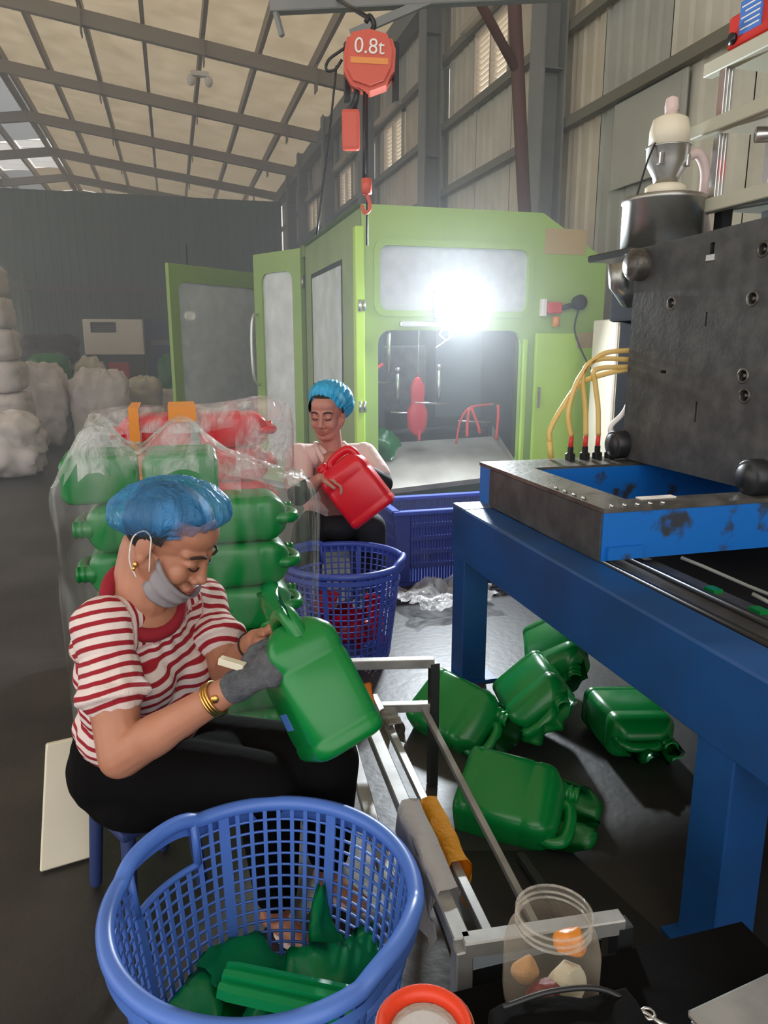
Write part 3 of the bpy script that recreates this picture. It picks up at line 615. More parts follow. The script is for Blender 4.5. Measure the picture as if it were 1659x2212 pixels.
# yellow water hoses with red hose ends on the far rail of the carriage
hs = [((1.62, 2.82), ((0, 0, .1), (-.02, .0, .2), (.02, 0, .34), (.12, 0, .44), (.27, 0, .46))), ((1.69, 2.82), ((0, 0, .1), (-.01, 0, .22), (-.03, 0, .36), (.03, 0, .42), (.2, 0, .42))),
      ((1.75, 2.82), ((0, 0, .1), (-.01, 0, .22), (-.03, 0, .32), (-.03, 0, .38), (.14, 0, .39))), ((1.81, 2.82), ((0, 0, .1), (.0, 0, .14), (.06, 0, .2), (.1, 0, .3), (.1, 0, .33)))]
for i, ((x, y), pts) in enumerate(hs):
    t = thing('water_hose', ['yellow water hose nearest the lime panel, arcing highest to the black block', 'yellow water hose bending just under the highest arc', 'yellow water hose with a sharp kink, third from the lime panel', 'short pale water hose tight beside the black block pin'][i], 'hose', (x, y, .92), 0, 'yellow water hoses')
    b = bmesh.new(); tube(b, curve([V((x, y, .92))+V(q) for q in pts], 8), .011, 8); obj('tube', b, m_hose if i < 3 else m_label, t)
    b = bmesh.new(); tube(b, [(x, y, .96), (x, y, 1.03)], .01, 8); obj('hose_end', b, m_redp, t)
    b = bmesh.new(); lathe(b, [(.024, 0), (.024, .025), (.014, .03), (.014, .055), (.001, .056)], 6, MX.Translation((x, y, .92)), False); obj('fitting', b, m_iron2, t)
t = thing('water_hose', 'loose yellow hose loop sagging left of the hose fittings', 'hose', (1.52, 2.84, .92), 0, 'yellow water hoses')
b = bmesh.new(); tube(b, curve([(1.53, 2.84, 1.0), (1.53, 2.84, 1.05), (1.58, 2.84, 1.14), (1.66, 2.84, 1.24), (1.78, 2.84, 1.28), (1.88, 2.82, 1.3)], 6), .011, 8); tube(b, [(1.53, 2.84, 1.0), (1.54, 2.84, .925)], .012, 8); obj('tube', b, m_hose, t)
# ------------------------------------------------------------------ hopper loader on the extruder
hp = thing('hopper_loader', 'shiny steel hopper with cone loader on top and a beige cap', 'hopper', (2.1, 2.98, 1.8)); M = MX.Translation((2.1, 2.98, 1.8)) @ MX.Diagonal((.84, .84, .98, 1))
b = bmesh.new(); lathe(b, [(.205, 0), (.205, .2), (.212, .205), (.212, .222), (.2, .228), (.001, .235)], 36, M); obj('drum', b, m_steel, hp)
b = bmesh.new(); lathe(b, [(.1, .23), (.1, .27), (.085, .28), (.001, .28)], 28, M); obj('collar', b, m_cream, hp)
b = bmesh.new(); lathe(b, [(.06, .28), (.066, .31), (.105, .37), (.107, .43), (.112, .435), (.001, .436)], 28, M); obj('cone', b, m_steel, hp)
b = bmesh.new(); lathe(b, [(.098, .436), (.098, .5), (.085, .545), (.05, .56), (.001, .56)], 28, M); obj('cap', b, m_cream, hp)
b = bmesh.new(); lathe(b, [(.03, .56), (.034, .6), (.028, .63), (.001, .64)], 14, M); obj('filter_knob', b, m_jacket, hp)
b = bmesh.new(); tube(b, curve([M @ V(q) for q in ((.1, -.02, .4), (.16, -.03, .41), (.22, -.02, .34), (.24, 0, .2), (.28, 0, .05), (.3, 0, -.02))], 6), .022, 10); obj('feed_hose', b, m_jacket, hp)
for s in (-1, .6):
    b = bmesh.new(); box(b, M @ V((.1*s, -.08, .37)), (.02, .025, .05), None, .004); obj('clip', b, m_chrome, hp)
b = bmesh.new(); tube(b, curve([M @ V(q) for q in ((-.1, -.03, .44), (-.15, -.05, .36), (-.19, -.06, .26), (-.2, -.05, .21))], 5), .004); obj('wire', b, m_black, hp)
# ------------------------------------------------------------------ take-off gantry of aluminium profiles, upper right
ga = thing('profile_gantry', 'aluminium profile gantry with cream shelves at the upper right edge', 'gantry', (2.4, 2.5, 1.8))
m_gc = mat('gantry_cream', (184, 182, 164), .5)
for z0, x0 in ((1.945, 2.2), (2.26, 2.2), (2.505, 2.24)):
    b = bmesh.new(); bx(b, x0, x0+.05, 1.4, 2.98, z0, z0+.055, .004); bx(b, x0+.05, 2.62, 1.4, 2.9, z0+.02, z0+.05); obj('shelf_beam', b, m_gc, ga)
for x, y, z0, z1 in ((2.265, 2.86, 2.0, 2.26), (2.265, 2.86, 2.315, 2.505), (2.52, 2.85, 2.0, 2.26)):
    b = bmesh.new()
    for dx in (-.016, 0, .016): bx(b, x+dx-.006, x+dx+.006, y-.02, y+.02, z0, z1, .002)
    bx(b, x-.02, x+.02, y-.014, y+.014, z0, z1); obj('profile_post', b, m_chrome, ga)
for x, y, z in ((2.26, 2.8, 1.8), (2.5, 2.8, 1.8)):
    b = bmesh.new(); bx(b, x, x+.05, y, y+.05, z, 1.97); obj('support', b, m_iron2, ga)
b = bmesh.new(); tube(b, [(2.3, 2.7, 2.22), (2.5, 2.6, 2.22)], .03, 12); obj('cylinder', b, m_chrome, ga)
b = bmesh.new(); lathe(b, [(.03, 0), (.1, .01), (.11, .03), (.08, .06), (.02, .07), (.001, .07)], 20, MX.Translation((2.46, 2.62, 2.14))); obj('red_clamp', b, m_redp, ga, label='red clamp ring')
b = bmesh.new(); bx(b, 2.42, 2.55, 2.62, 2.78, 1.8, 1.88, .006); props(obj('valve_box', b, mat('sky_blue_paint', (52, 140, 204), .5)), 'sky blue valve box on top of the black mould block', 'box')
rb = thing('red_drive_box', 'red drive box with a blue rating sticker above the gantry', 'box', (2.4, 2.5, 2.56))
b = bmesh.new(); bx(b, 2.25, 2.5, 1.9, 2.86, 2.562, 2.69, .01); bx(b, 2.25, 2.5, 1.9, 2.66, 2.69, 2.8, .01); obj('body', b, m_redp, rb)
b = bmesh.new(); bx(b, 2.246, 2.25, 2.67, 2.79, 2.6, 2.72); st = obj('sticker', b, m_bluel, rb)
b = bmesh.new()
for i in range(5): bx(b, 2.2445, 2.2462, 2.68, 2.78-.02*(i % 2), 2.615+.02*i, 2.62+.02*i)
obj('print_line', b, m_label, st)
for y in (2.82, 2.6):
    b = bmesh.new(); tube(b, [(2.25, y, 2.6), (2.235, y, 2.6)], .022, 12); obj('bolt', b, m_iron2, rb)
# ------------------------------------------------------------------ jerrycans
def can_rings(w, d, h):
    rings = []
    def ring(z, sx, sy, ox=0, ch=.034): 
        q = rrect(w*sx, d*sy, ch*min(sx, sy), 4, (ox, 0)); return [V((x, y, z)) for x, y in q]
    prof = [(0, .86, .8, 0), (.004, .94, .92, 0), (.014, 1, 1, 0), (.03, 1, 1, 0), (.034, .985, .98, 0), (.042, .985, .98, 0), (.046, 1, 1, 0), (.17, 1, 1, 0), (.175, .98, .975, 0), (.185, .98, .975, 0), (.19, 1, 1, 0), (.215, 1, 1, 0), (.232, .95, .93, 0), (.25, .8, .74, -.004), (.262, .66, .55, -.008), (.268, .5, .35, -.01)]
    return [ring(z*h/.268, sx, sy, ox) for z, sx, sy, ox in prof]
def make_can(name, label, cat, m, flash=True, group=None, seed=1):
    t = thing(name, label, cat, (0, 0, 0), 0, group)
    b = bmesh.new(); loft(b, can_rings(.235, .15, .3)); obj('body', b, m, t, auto=40)
    b = bmesh.new(); lathe(b, [(.03, .235), (.03, .262), (.025, .266), (.025, .274), (.028, .277), (.028, .282), (.024, .285), (.024, .292), (.027, .295), (.027, .3), (.022, .304), (.018, .3), (.018, .26)], 20, MX.Translation((.068, 0, .032))); obj('neck', b, m, t)
    b = bmesh.new(); tube(b, curve([(-.092, 0, .25), (-.096, 0, .29), (-.08, 0, .318), (-.035, 0, .326), (.012, 0, .32), (.03, 0, .305), (.03, 0, .28)], 5), .019, 10); obj('handle', b, m, t)
    if flash:
        b = bmesh.new(); vs, fs = [], []; nx, nz = 26, 9
        for j in range(nz+1):
            for i in range(nx+1):
                u, v = i/nx, j/nz; x = -.115+.23*u; top = .405+.014*NZ.noise(V((u*6, seed, 0)))
                z = .24+(top-.24)*v*(1-.35*(abs(u-.5)*2)**3)
                y = (.012*math.sin(u*15+seed)+.016*NZ.noise(V((u*8, v*3, seed*2))))*v**1.3
                vs.append(V((x, y, z)))
        for j in range(nz):
            for i in range(nx): a = j*(nx+1)+i; fs.append((a, a+1, a+nx+2, a+nx+1))
        add(b, vs, fs, True); bmesh.ops.solidify(b, geom=b.faces[:], thickness=.003); obj('flash', b, m, t, label='untrimmed wavy plastic flash')
    return t
def axes(a, n):      # matrix with local z along a and local y near n
    z = V(a).normalized(); y = (V(n)-z*V(n).dot(z)).normalized(); x = y.cross(z); return MX((x, y, z)).transposed()
def place(o, base, a, n):
    o.matrix_world = MX.Translation(base) @ axes(a, n).to_4x4(); MW[o.name] = o.matrix_world.copy(); return o
cg = make_can('jerrycan', 'g', 'jerrycan', m_jg, True, 'untrimmed green jerrycans on the floor', 2)
floor_cans = [((.775, 1.875, .092), (.3, -.235, -.02), (-.22, -.35, .9), 'large green jerrycan nearest, lying in front of the other loose ones'),
              ((.85, 2.44, .10), (.21, -.36, -.04), (-.5, -.25, .8), 'dark shaded green jerrycan lying against the steel stand leg'),
              ((1.23, 2.40, .15), (-.07, -.36, .0), (-.65, .1, .75), 'green jerrycan lying in the middle of the floor pile, dented side up'),
              ((1.52, 2.25, .078), (-.05, -.36, 0), (.06, 0, 1), 'bright green jerrycan lying apart under the blue beam'),
              ((1.5, 2.68, .22), (-.12, -.3, -.12), (-.5, .2, .8), 'green jerrycan propped at the back of the floor pile')]
for i, (p, a, n, l) in enumerate(floor_cans):
    o = cg if i == 0 else copy_tree(cg); o['label'] = l; place(o, p, a, n)
held = copy_tree(cg); held['label'] = 'green jerrycan held on the knee of the woman in stripes'; del held['group']
place(held, (.288, 1.335, .605), (-.12, .145, .27), (-.97, -.12, -.1)); held.matrix_world = held.matrix_world @ MX.Diagonal((.96, 1, .9, 1))
b = bmesh.new(); bx(b, -.005, .068, .0742, .0757, .085, .125); o = obj('blue_sticker', b, m_bluel, held, world=False, label='faded blue sticker patch')
# film-wrapped stack of green jerrycans behind the woman
proto = make_can('jerrycan', 'g', 'jerrycan', m_jg, False, 'green jerrycans in the film-wrapped stack')
cols = ['left', 'right']; used = False; ordn = ['lowest', 'second', 'third', 'fourth', 'fifth', 'sixth', 'seventh']
for c, x in enumerate((.0, .045)):
    for k in range(6):
        o = proto if not used else copy_tree(proto); used = True
        o['label'] = 'green jerrycan in the film-wrapped stack, %s column, %s layer from the floor' % (cols[c], ordn[k])
        jx, jy = random.uniform(-.008, .008), random.uniform(-.012, .012)
        place(o, (x+jx, 2.5+jy, .078+k*.1515), (-1 if c == 0 else 1, random.uniform(-.03, .03), 0), (0, random.uniform(-.04, .04), 1))
for l, p, a in (('green jerrycan end-on at the top middle of the wrapped stack', (.005, 2.41, .988), (.03, 1, 0)), ('green jerrycan end-on at the top left lobe of the wrapped stack', (-.238, 2.42, .988), (-.05, 1, 0))):
    o = copy_tree(proto); o['label'] = l; place(o, p, a, (0, .0, 1))
def wrap(name, label, cx, cy, w, d, prof, m, seed, peaks=()):
    vs, fs = [], []; n = 120
    for j, (z, s) in enumerate(prof):
        for k in range(n):
            a = 2*math.pi*k/n; ca, sa = math.cos(a), math.sin(a); e = 6
            r = (abs(ca)**e+abs(sa)**e)**(-1/e); x, y = ca*r*w/2*s, sa*r*d/2*s
            q = V((x*7, y*7, z*6+seed)); nn = NZ.noise(q)*.012+NZ.noise(q*2.7)*.007+.006*math.sin(a*23+z*9)*min(1, z)
            zz = z+sum(hh*math.exp(-((x-px)/sw)**2)*max(0, min(1, (z-.8)/.16)) for px, hh, sw in peaks)+NZ.noise(q*1.3)*.012*(z > .9)
            vs.append(V((cx+x*(1+nn/ w*2), cy+y*(1+nn/d*2), zz)))
    m_ = len(prof)
    for j in range(m_-1):
        for k in range(n): fs.append((j*n+k, j*n+(k+1) % n, (j+1)*n+(k+1) % n, (j+1)*n+k))
    b = bmesh.new(); add(b, vs, fs, True)
    for f in b.faces: f.material_index = int(f.calc_center_median().z > .98+.1*NZ.noise(f.calc_center_median()*9))
    o = obj(name, b, [m, m_film_top]); return o
o = wrap('film_wrap', '', .03, 2.5, .83, .3, [(.004, 1), (.2, 1.0), (.4, 1), (.6, 1), (.8, 1), (.9, 1), (.93, .99), (.95, .97), (.965, .92), (.97, .78), (.972, .6), (.972, .4), (.972, .2), (.972, .02)], m_film, 4, ((-.28, .2, .085), (-.02, .2, .13), (.2, .05, .1)))
props(o, 'clear crinkled film wrapped round the stack of green jerrycans', 'packing film')
# red jerrycans behind
pr_ = make_can('jerrycan', 'r', 'jerrycan', m_jr, False, 'red jerrycans in the taped stack'); used = False
b = bmesh.new()
for k in range(5): bx(b, -.36, .5, 3.3+.065*k, 3.34+.065*k, .025, .04)
for k in range(3): bx(b, -.36+.4*k, -.3+.4*k, 3.3, 3.6, 0, .025)
props(obj('pallet', b, m_scrapc), 'small wooden pallet under the red jerrycan stack', 'pallet')
for c, x in enumerate((.06, .1)):
    for k in range(7):
        o = pr_ if not used else copy_tree(pr_); used = True
        o['label'] = 'red jerrycan in the taped stack behind, %s column, %s layer from the floor' % (cols[c], ordn[k])
        place(o, (x, 3.45, .118+k*.1515), (-1 if c == 0 else 1, 0, 0), (0, 0, 1))
o = wrap('film_wrap', '', .08, 3.45, .88, .29, [(.004, 1), (.3, 1), (.6, 1), (.85, 1), (1.03, 1), (1.1, .98), (1.12, .93), (1.13, .8), (1.135, .4), (1.135, .02)], m_film, 9, ((.3, .035, .15),))
props(o, 'pinkish clear film round the stack of red jerrycans', 'packing film')
for x0, x1, l in ((-.19, -.15, 'orange tape strip standing upright across the red stack, narrow one'), (-.03, .085, 'broad orange tape strip over the top of the red stack')):
    b = bmesh.new(); bx(b, x0, x1, 3.285, 3.289, .6 if x0 < -.1 else 1.08, 1.142); bx(b, x0, x1, 3.285, 3.6, 1.14, 1.144); props(obj('tape', b, m_tape), l, 'tape')
# ------------------------------------------------------------------ baskets
def basket(name, label, cx, cy, rt, rb_, h, m, ha, nr=56, rings=16):
    t = thing(name, label, 'basket', (cx, cy, 0)); HW = R(19)
    def dang(a): return min(abs((a-x+math.pi) % (2*math.pi)-math.pi) for x in ha)
    def lift(a): d = dang(a); return .018*max(0, 1-(d/(HW*1.15))**4) if d < HW*1.15 else 0
    N = 128; b = bmesh.new()
    P = [V((cx+(rt+.008)*math.cos(a), cy+(rt+.008)*math.sin(a), h+lift(a))) for a in [2*math.pi*k/N for k in range(N)]]
    tube(b, P, .0155, 10, True); P2 = [V((cx+(rt+.016)*math.cos(a), cy+(rt+.016)*math.sin(a), h-.022+lift(a))) for a in [2*math.pi*k/N for k in range(N)]]
    vs = [p for q in zip([p+V((0, 0, .004)) for p in P2], [p-V((0, 0, .018)) for p in P2]) for p in q]
    add(b, vs, [(2*i, 2*i+1, (2*i+3) % (2*N), (2*i+2) % (2*N)) for i in range(N)], True)
    obj('rim', b, m, t)
    def rad(z): return rb_+(rt-rb_)*(z/h)
    lib = {}
    for k in range(nr):
        a = 2*math.pi*k/nr; hd = dang(a) < HW; wide = k % 8 == 0; top = h-.085 if hd else h-.004; key = (hd, wide)
        if key not in lib:
            q = bmesh.new(); wd = .022 if wide else .0085; z0 = .012
            add(q, [V((rad(z)+dr, s*wd/2, z)) for z in (z0, top) for dr in (-.003, .003) for s in (-1, 1)], [(0, 1, 3, 2), (4, 6, 7, 5), (0, 2, 6, 4), (1, 5, 7, 3), (0, 4, 5, 1), (2, 3, 7, 6)])
            bmesh.ops.recalc_face_normals(q, faces=q.faces[:]); me = bpy.data.meshes.new('rib'); q.to_mesh(me); q.free(); me.materials.append(m); lib[key] = me
        link('rib', lib[key], t, MX.Rotation(a, 4, 'Z'))
    for k in range(rings):
        z = .03+(h-.06)*k/(rings-1); b = bmesh.new(); r = rad(z); q = [i for i in range(N+1)]
        run = []
        for i in q:
            a = 2*math.pi*i/N
            if z > h-.085 and dang(a) < HW*.97:
                if len(run) > 1: tube(b, run, .003, 4)
                run = []
            else: run.append(V((cx+r*math.cos(a), cy+r*math.sin(a), z)))
        if len(run) > 1: tube(b, run, .003, 4)
        obj('ring', b, m, t)
    for a0 in ha:
        b = bmesh.new(); z = h-.085
        tube(b, [V((cx+rad(z)*math.cos(a0+HW*s/8), cy+rad(z)*math.sin(a0+HW*s/8), z)) for s in range(-8, 9)], .007, 6)
        for s in (-1, 1): tube(b, [V((cx+rad(zz)*math.cos(a0+HW*s), cy+rad(zz)*math.sin(a0+HW*s), zz)) for zz in (z, h+.006)], .008, 6)
        obj('handle', b, m, t)
    b = bmesh.new(); lathe(b, [(rb_+.004, 0), (rb_+.006, .014), (rb_-.01, .014), (rb_-.012, .006), (.001, .006)], 64, MX.Translation((cx, cy, 0))); obj('bottom', b, m, t)
    return t
B1 = (.104, 1.16)
basket('plastic_basket', 'big blue slatted round basket nearest the camera, green offcuts inside', B1[0], B1[1], .262, .21, .44, m_basket, (math.atan2(.18, -.185), math.atan2(-.18, .2)))
basket('plastic_basket', 'dull blue round basket of red offcuts at the far seated woman\'s feet', .7, 3.195, .268, .215, .44, m_basket2, (R(120), R(-25)), 48, 14)
names = ['crumpled green offcut lying deepest in the near basket', 'flat green offcut against the basket wall nearest the camera', 'torn green offcut at the basket centre', 'spiky green offcut standing up against the basket far side', 'green offcut curled beside the ribbed strip', 'small green offcut at the basket left', 'green offcut hanging by the basket right wall', 'folded green offcut at the back of the basket heap', 'thin green offcut under the ribbed strip', 'wide green offcut spread over the heap front']
spots = [(.1, 1.2, .06, 0, 0), (.12, 1.06, .10, 30, 10), (.14, 1.17, .12, 70, 30), (.24, 1.30, .17, 20, 80), (.2, 1.13, .13, 110, 50), (-.0, 1.2, .10, 50, 45), (.25, 1.18, .11, 10, 60), (.12, 1.29, .13, 140, 40), (.08, 1.13, .09, 80, 20), (.16, 1.02, .13, 200, 35)]
for i, (x, y, z, a, tl) in enumerate(spots):
    b = bmesh.new(); crumple(b, .23 if i != 3 else .1, .17 if i != 3 else .2, 14, 10, .07 if i != 3 else .035, i+1 if i != 3 else 61, MX.Translation((x, y, z+.045)) @ MX.Rotation(R(a), 4, 'Z') @ MX.Rotation(R(tl), 4, 'X'), .0025, .05)
    if i == 3:
        for v in b.verts: k = max(0, min(1, (v.co.z-.12)/.2)); v.co.x = x+(v.co.x-x)*(1.25-1.15*k); v.co.y = y+(v.co.y-y)*(1.15-.7*k)
    props(obj('plastic_offcut', b, m_offcut), names[i], 'offcut', 'green offcuts in the near basket')
b = bmesh.new(); M = MX.Translation((.13, 1.13, .24)) @ MX.Rotation(R(-22), 4, 'Z') @ MX.Rotation(R(8), 4, 'Y')
loft(b, [[M @ V((x, y*s, z)) for y, z in ((-.035, 0), (-.034, .02), (-.02, .022), (-.018, .012), (-.006, .012), (-.004, .024), (.01, .024), (.012, .012), (.024, .012), (.026, .02), (.036, .018), (.036, 0))] for x, s in ((-.12, .9), (-.1, 1), (.1, 1.05), (.125, 1))], False)
props(obj('molded_strip', b, m_offcut), 'green ribbed moulded strip on top of the near basket heap', 'offcut')
b = bmesh.new(); lathe(b, [(.03, 0), (.032, .06), (.024, .075), (.001, .08)], 18, MX.Translation((-.02, 1.13, .1)) @ MX.Rotation(R(40), 4, 'Y')); props(obj('white_cap', b, m_label), 'white plastic piece at the edge of the green offcuts', 'offcut')
rn = ['topmost of the red offcuts', 'red offcut against the near wall', 'red offcut at the basket middle', 'bright red offcut on the right of the heap', 'red offcut behind the others', 'dark red offcut low in the heap', 'red offcut leaning on the basket ribs', 'small red offcut at the left of the heap']
for i in range(8):
    b = bmesh.new(); a = i*.785; crumple(b, .16, .13, 9, 7, .07, 40+i, MX.Translation((.7+.12*math.cos(a), 3.2+.11*math.sin(a), .08+.045*(i % 4))) @ MX.Rotation(a*2, 4, 'Z') @ MX.Rotation(R(20+12*i), 4, 'X'), .003, .05)
    props(obj('plastic_offcut', b, m_jr), rn[i]+' in the far basket', 'offcut', 'red offcuts in the far basket')
# crate
cr = thing('plastic_crate', 'long navy blue slotted plastic crate below the lime machine chute', 'crate', (1.7, 4.2, 0))
x0, x1, y0, y1, h = 1.2, 2.5, 4.02, 4.46, .455
b = bmesh.new(); t_ = .03
for a in ((x0-.015, x1+.015, y0-.015, y0+t_), (x0-.015, x1+.015, y1-t_, y1+.015), (x0-.015, x0+t_, y0, y1), (x1-t_, x1+.015, y0, y1)): bx(b, a[0], a[1], a[2], a[3], h-.025, h, .004)
obj('rim', b, m_basket2, cr)
b = bmesh.new(); bx(b, x0, x1, y0, y1, 0, .02); obj('bottom', b, m_crate, cr)
for cxx in (x0, x1-.09):
    for yy in (y0, y1-.02):
        b = bmesh.new(); bx(b, cxx, cxx+.09, yy, yy+.02, .02, h-.02, .004); obj('corner_panel', b, m_crate, cr)
b = bmesh.new()
for yy in (y0+.004, y1-.016):
    for i in range(62): x = x0+.1+i*(x1-x0-.2)/61; bx(b, x-.0055, x+.0055, yy, yy+.012, .02, h-.02)
for xx in (x0+.002, x1-.014):
    for i in range(20): y = y0+.03+i*(y1-y0-.06)/19; bx(b, xx, xx+.012, y-.007, y+.007, .02, h-.02)
props(obj('slat_grid', b, m_crate, cr), kind='stuff')
for z in (.12, .2, .285, .365):
    b = bmesh.new(); bx(b, x0+.09, x1-.09, y0-.003, y0+.02, z-.012, z+.012); bx(b, x0-.003, x0+.016, y0+.02, y1-.02, z-.012, z+.012); bx(b, x0+.09, x1-.09, y1-.02, y1, z-.012, z+.012); obj('cross_band', b, m_crate, cr)
b = bmesh.new(); crumple(b, .5, .42, 26, 20, .07, 77, MX.Translation((1.36, 3.66, .055)) @ MX.Rotation(R(10), 4, 'Z'), 0, -.02); props(obj('plastic_bag', b, m_filmw), 'crumpled clear plastic bag on the floor before the navy crate', 'plastic bag')
# ------------------------------------------------------------------ steel stand with cloths
sd = thing('steel_stand', 'low grey square-tube steel stand running beside the near basket', 'stand', (.6, 1.5, 0))
m_tube = mat('galvanised_tube', (172, 172, 170), .4, .5, col2=(140, 140, 138), nscale=12)
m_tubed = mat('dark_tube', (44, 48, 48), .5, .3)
NL, NR, FL, FR = V((.405, .965, .43)), V((.69, .94, .43)), V((.46, 2.1, .43)), V((.735, 2.04, .43))
for a, c, m in ((NL, FL, m_tube), (FL, FR, m_tube), (NL, NR, m_tube)):
    b = bmesh.new(); bar(b, a, c, .03); obj('top_rail', b, m, sd)
for p in (NL, NR, FL, FR):
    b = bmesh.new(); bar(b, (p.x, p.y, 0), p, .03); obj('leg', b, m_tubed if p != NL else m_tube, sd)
dz = V((0, 0, -.15))
b = bmesh.new(); bar(b, FL+dz, FR+dz, .028); obj('cross_rail', b, m_tube, sd)
b = bmesh.new(); bar(b, NL+dz, NR+dz, .028); obj('cross_rail', b, m_tube, sd)
b = bmesh.new(); bar(b, NL+V((.02, .5, -.29)), FL+V((.02, 0, -.29)), .035, .03); obj('low_rail', b, m_tube, sd)
b = bmesh.new(); bar(b, NL.lerp(NR, .36)+dz+V((0, -.01, .023)), FL.lerp(FR, .36)+dz+V((0, .03, .023)), .02); obj('inner_bar', b, m_tube, sd)
b = bmesh.new(); bar(b, (.765, 1.36, .03), (.70, 2.07, .285), .018); obj('inner_bar', b, m_tube, sd)
b = bmesh.new(); bar(b, (.845, 1.25, .025), (.845, 1.62, .025), .022); bar(b, (.7, 1.25, .025), (.845, 1.25, .025), .022); obj('floor_bar', b, m_tubed, sd)
b = bmesh.new(); plate(b, [(.52, 1.02), (1.12, 1.12), (1.06, 1.3), (1.0, 1.62), (.58, 1.74)], [], .006, MX.Translation((0, 0, .001))); props(obj('floor_shade', b, m_black), 'dark sheet standing for the shadow on the floor beneath the steel stand', 'shadow')  # dark sheet laid in as floor shade beneath the stand
b = bmesh.new(); bx(b, .42, .68, .98, 1.02, .18, .36); obj('front_panel', b, m_tubed, sd)
def drape(name, label, cat, p, d, w, ln, m, seed, hang=.12):       # cloth laid over a bar: direction d along the bar
    d = V(d).normalized(); s = d.cross(V((0, 0, 1))).normalized(); vs, fs = [], []; nx, ny = 14, 20
    for j in range(ny+1):
        for i in range(nx+1):
            u = i/nx-.5; v = (j/ny-.5)*ln
            fold = abs(v)-.02; z = -max(0, fold)*.95; lat = math.copysign(min(abs(v), .024), v)*(1+max(0, fold)*2)
            n = NZ.noise_vector(V((u*4+seed, v*22, seed)))
            vs.append(V(p)+d*(u*w*(1-.35*abs(v)/ln)+n.x*.012)+s*(lat+n.y*.022*min(1, abs(v)*12))+V((0, 0, z+.008+n.z*.008)))
    for j in range(ny):
        for i in range(nx): a = j*(nx+1)+i; fs.append((a, a+1, a+nx+2, a+nx+1))
    b = bmesh.new(); add(b, vs, fs, True); bmesh.ops.solidify(b, geom=b.faces[:], thickness=.003)
    for f in b.faces: f.smooth = True
    return props(obj(name, b, m), label, cat)
drape('cleaning_cloth', 'white rag draped over the stand\'s long top rail', 'cloth', (.425, 1.2, .45), (.05, 1, 0), .28, .36, m_white_c, 3)
drape('cleaning_cloth', 'mustard yellow cloth hung over the stand\'s inner bar', 'cloth', (.535, 1.4, .318), (.05, 1, .0), .24, .36, m_yellow, 8)
drape('cleaning_cloth', 'dull grey rag hung at the far end of the stand', 'cloth', (.565, 1.93, .318), (.05, 1, .0), .11, .22, m_grey_c, 15)
b = bmesh.new(); crumple(b, .05, .07, 8, 8, .03, 5, MX.Translation((.455, 1.82, .462)) @ MX.Rotation(R(50), 4, 'X'), .001, 0); props(obj('plastic_scrap', b, m_tape), 'scrap of yellow and clear plastic stuck on the stand rail', 'scrap')
# ------------------------------------------------------------------ bench with jar, bowl, bag
bn = thing('low_bench', 'low black bench at the bottom edge under the jar', 'bench', (.62, .76, 0))
b = bmesh.new(); bx(b, .3, .92, .5, .915, .37, .4, .004); obj('top', b, m_trouser, bn)
for x in (.34, .88):
    for y in (.54, .87):
        b = bmesh.new(); bx(b, x-.02, x+.02, y-.02, y+.02, 0, .37); obj('leg', b, m_black, bn)
b = bmesh.new(); bx(b, .36, .9, .905, .915, .2, .37); obj('side_board', b, m_black, bn)
J = (.507, .855, .4); M = MX.Translation(J)
j = thing('plastic_jar', 'clear open wide-mouth jar with coloured scraps inside', 'jar', J)
b = bmesh.new(); lathe(b, [(.001, .003), (.06, .003), (.071, .012), (.073, .03), (.073, .1), (.068, .122), (.055, .136), (.053, .142), (.058, .145), (.053, .149), (.058, .153), (.053, .157), (.056, .163), (.053, .166)], 40, M); bmesh.ops.delete(b, geom=[f for f in b.faces if len(f.verts) > 10], context='FACES_ONLY'); obj('body', b, m_clear, j)
b = bmesh.new()
for z in (.142, .152, .164): tube(b, [M @ V((.0565*math.cos(a), .0565*math.sin(a), z)) for a in [2*math.pi*k/40 for k in range(40)]], .0022, 6, True)
obj('screw_thread', b, film('jar_thread', (210, 204, 194), .2, .45, 8, .1), j)
for nm, l, dx, dy, dz_, sz, m in (('rubber_piece', 'dark red soft piece at the bottom of the jar', -.02, -.02, .03, .03, mat('maroon', (120, 30, 34), .5)), ('paper_scrap', 'pale crumpled paper lying inside the jar', .022, -.01, .04, .032, m_scrapc), ('yellow_piece', 'yellow round piece near the jar shoulder', .04, .012, .092, .024, m_tape), ('brown_piece', 'tan scrap pressed to the jar wall', -.038, .01, .06, .022, mat('tan', (186, 140, 90), .7))):
    b = bmesh.new(); ell(b, (J[0]+dx, J[1]+dy, J[2]+dz_), (sz, sz*.8, sz*.9))
    for v in b.verts: v.co += V(NZ.noise_vector(v.co*40))*.008
    props(obj(nm, b, m), l, 'scrap')
bw = thing('plastic_bowl', 'orange-red rimmed round tub at the bottom edge', 'bowl', (.285, .805, .4)); M = MX.Translation((.285, .805, .412)) @ MX.Diagonal((.88, .88, .9, 1))
b = bmesh.new(); lathe(b, [(.05, 0), (.075, .06), (.08, .066), (.077, .068), (.06, .045), (.001, .04)], 32, M); obj('tub', b, mat('tan_tub', (206, 142, 100), .5), bw)
b = bmesh.new(); lathe(b, [(.06, .05), (.077, .0695), (.072, .073), (.055, .055), (.06, .05)], 32, M); obj('red_liner', b, mat('orange_red', (232, 66, 32), .4), bw)
b = bmesh.new(); ell(b, M @ V((0, 0, .045)), (.055, .055, .018)); obj('paste', b, m_white_c, bw)
bg_ = thing('zip_bag', 'black cloth pouch with a metal zip pull at the bottom edge', 'bag', (.44, .71, .4))
b = bmesh.new(); t2 = bmesh.new(); box(t2, (0, 0, 0), (.22, .105, .12), None, .03); bmesh.ops.subdivide_edges(t2, edges=t2.edges[:], cuts=4, use_grid_fill=True)
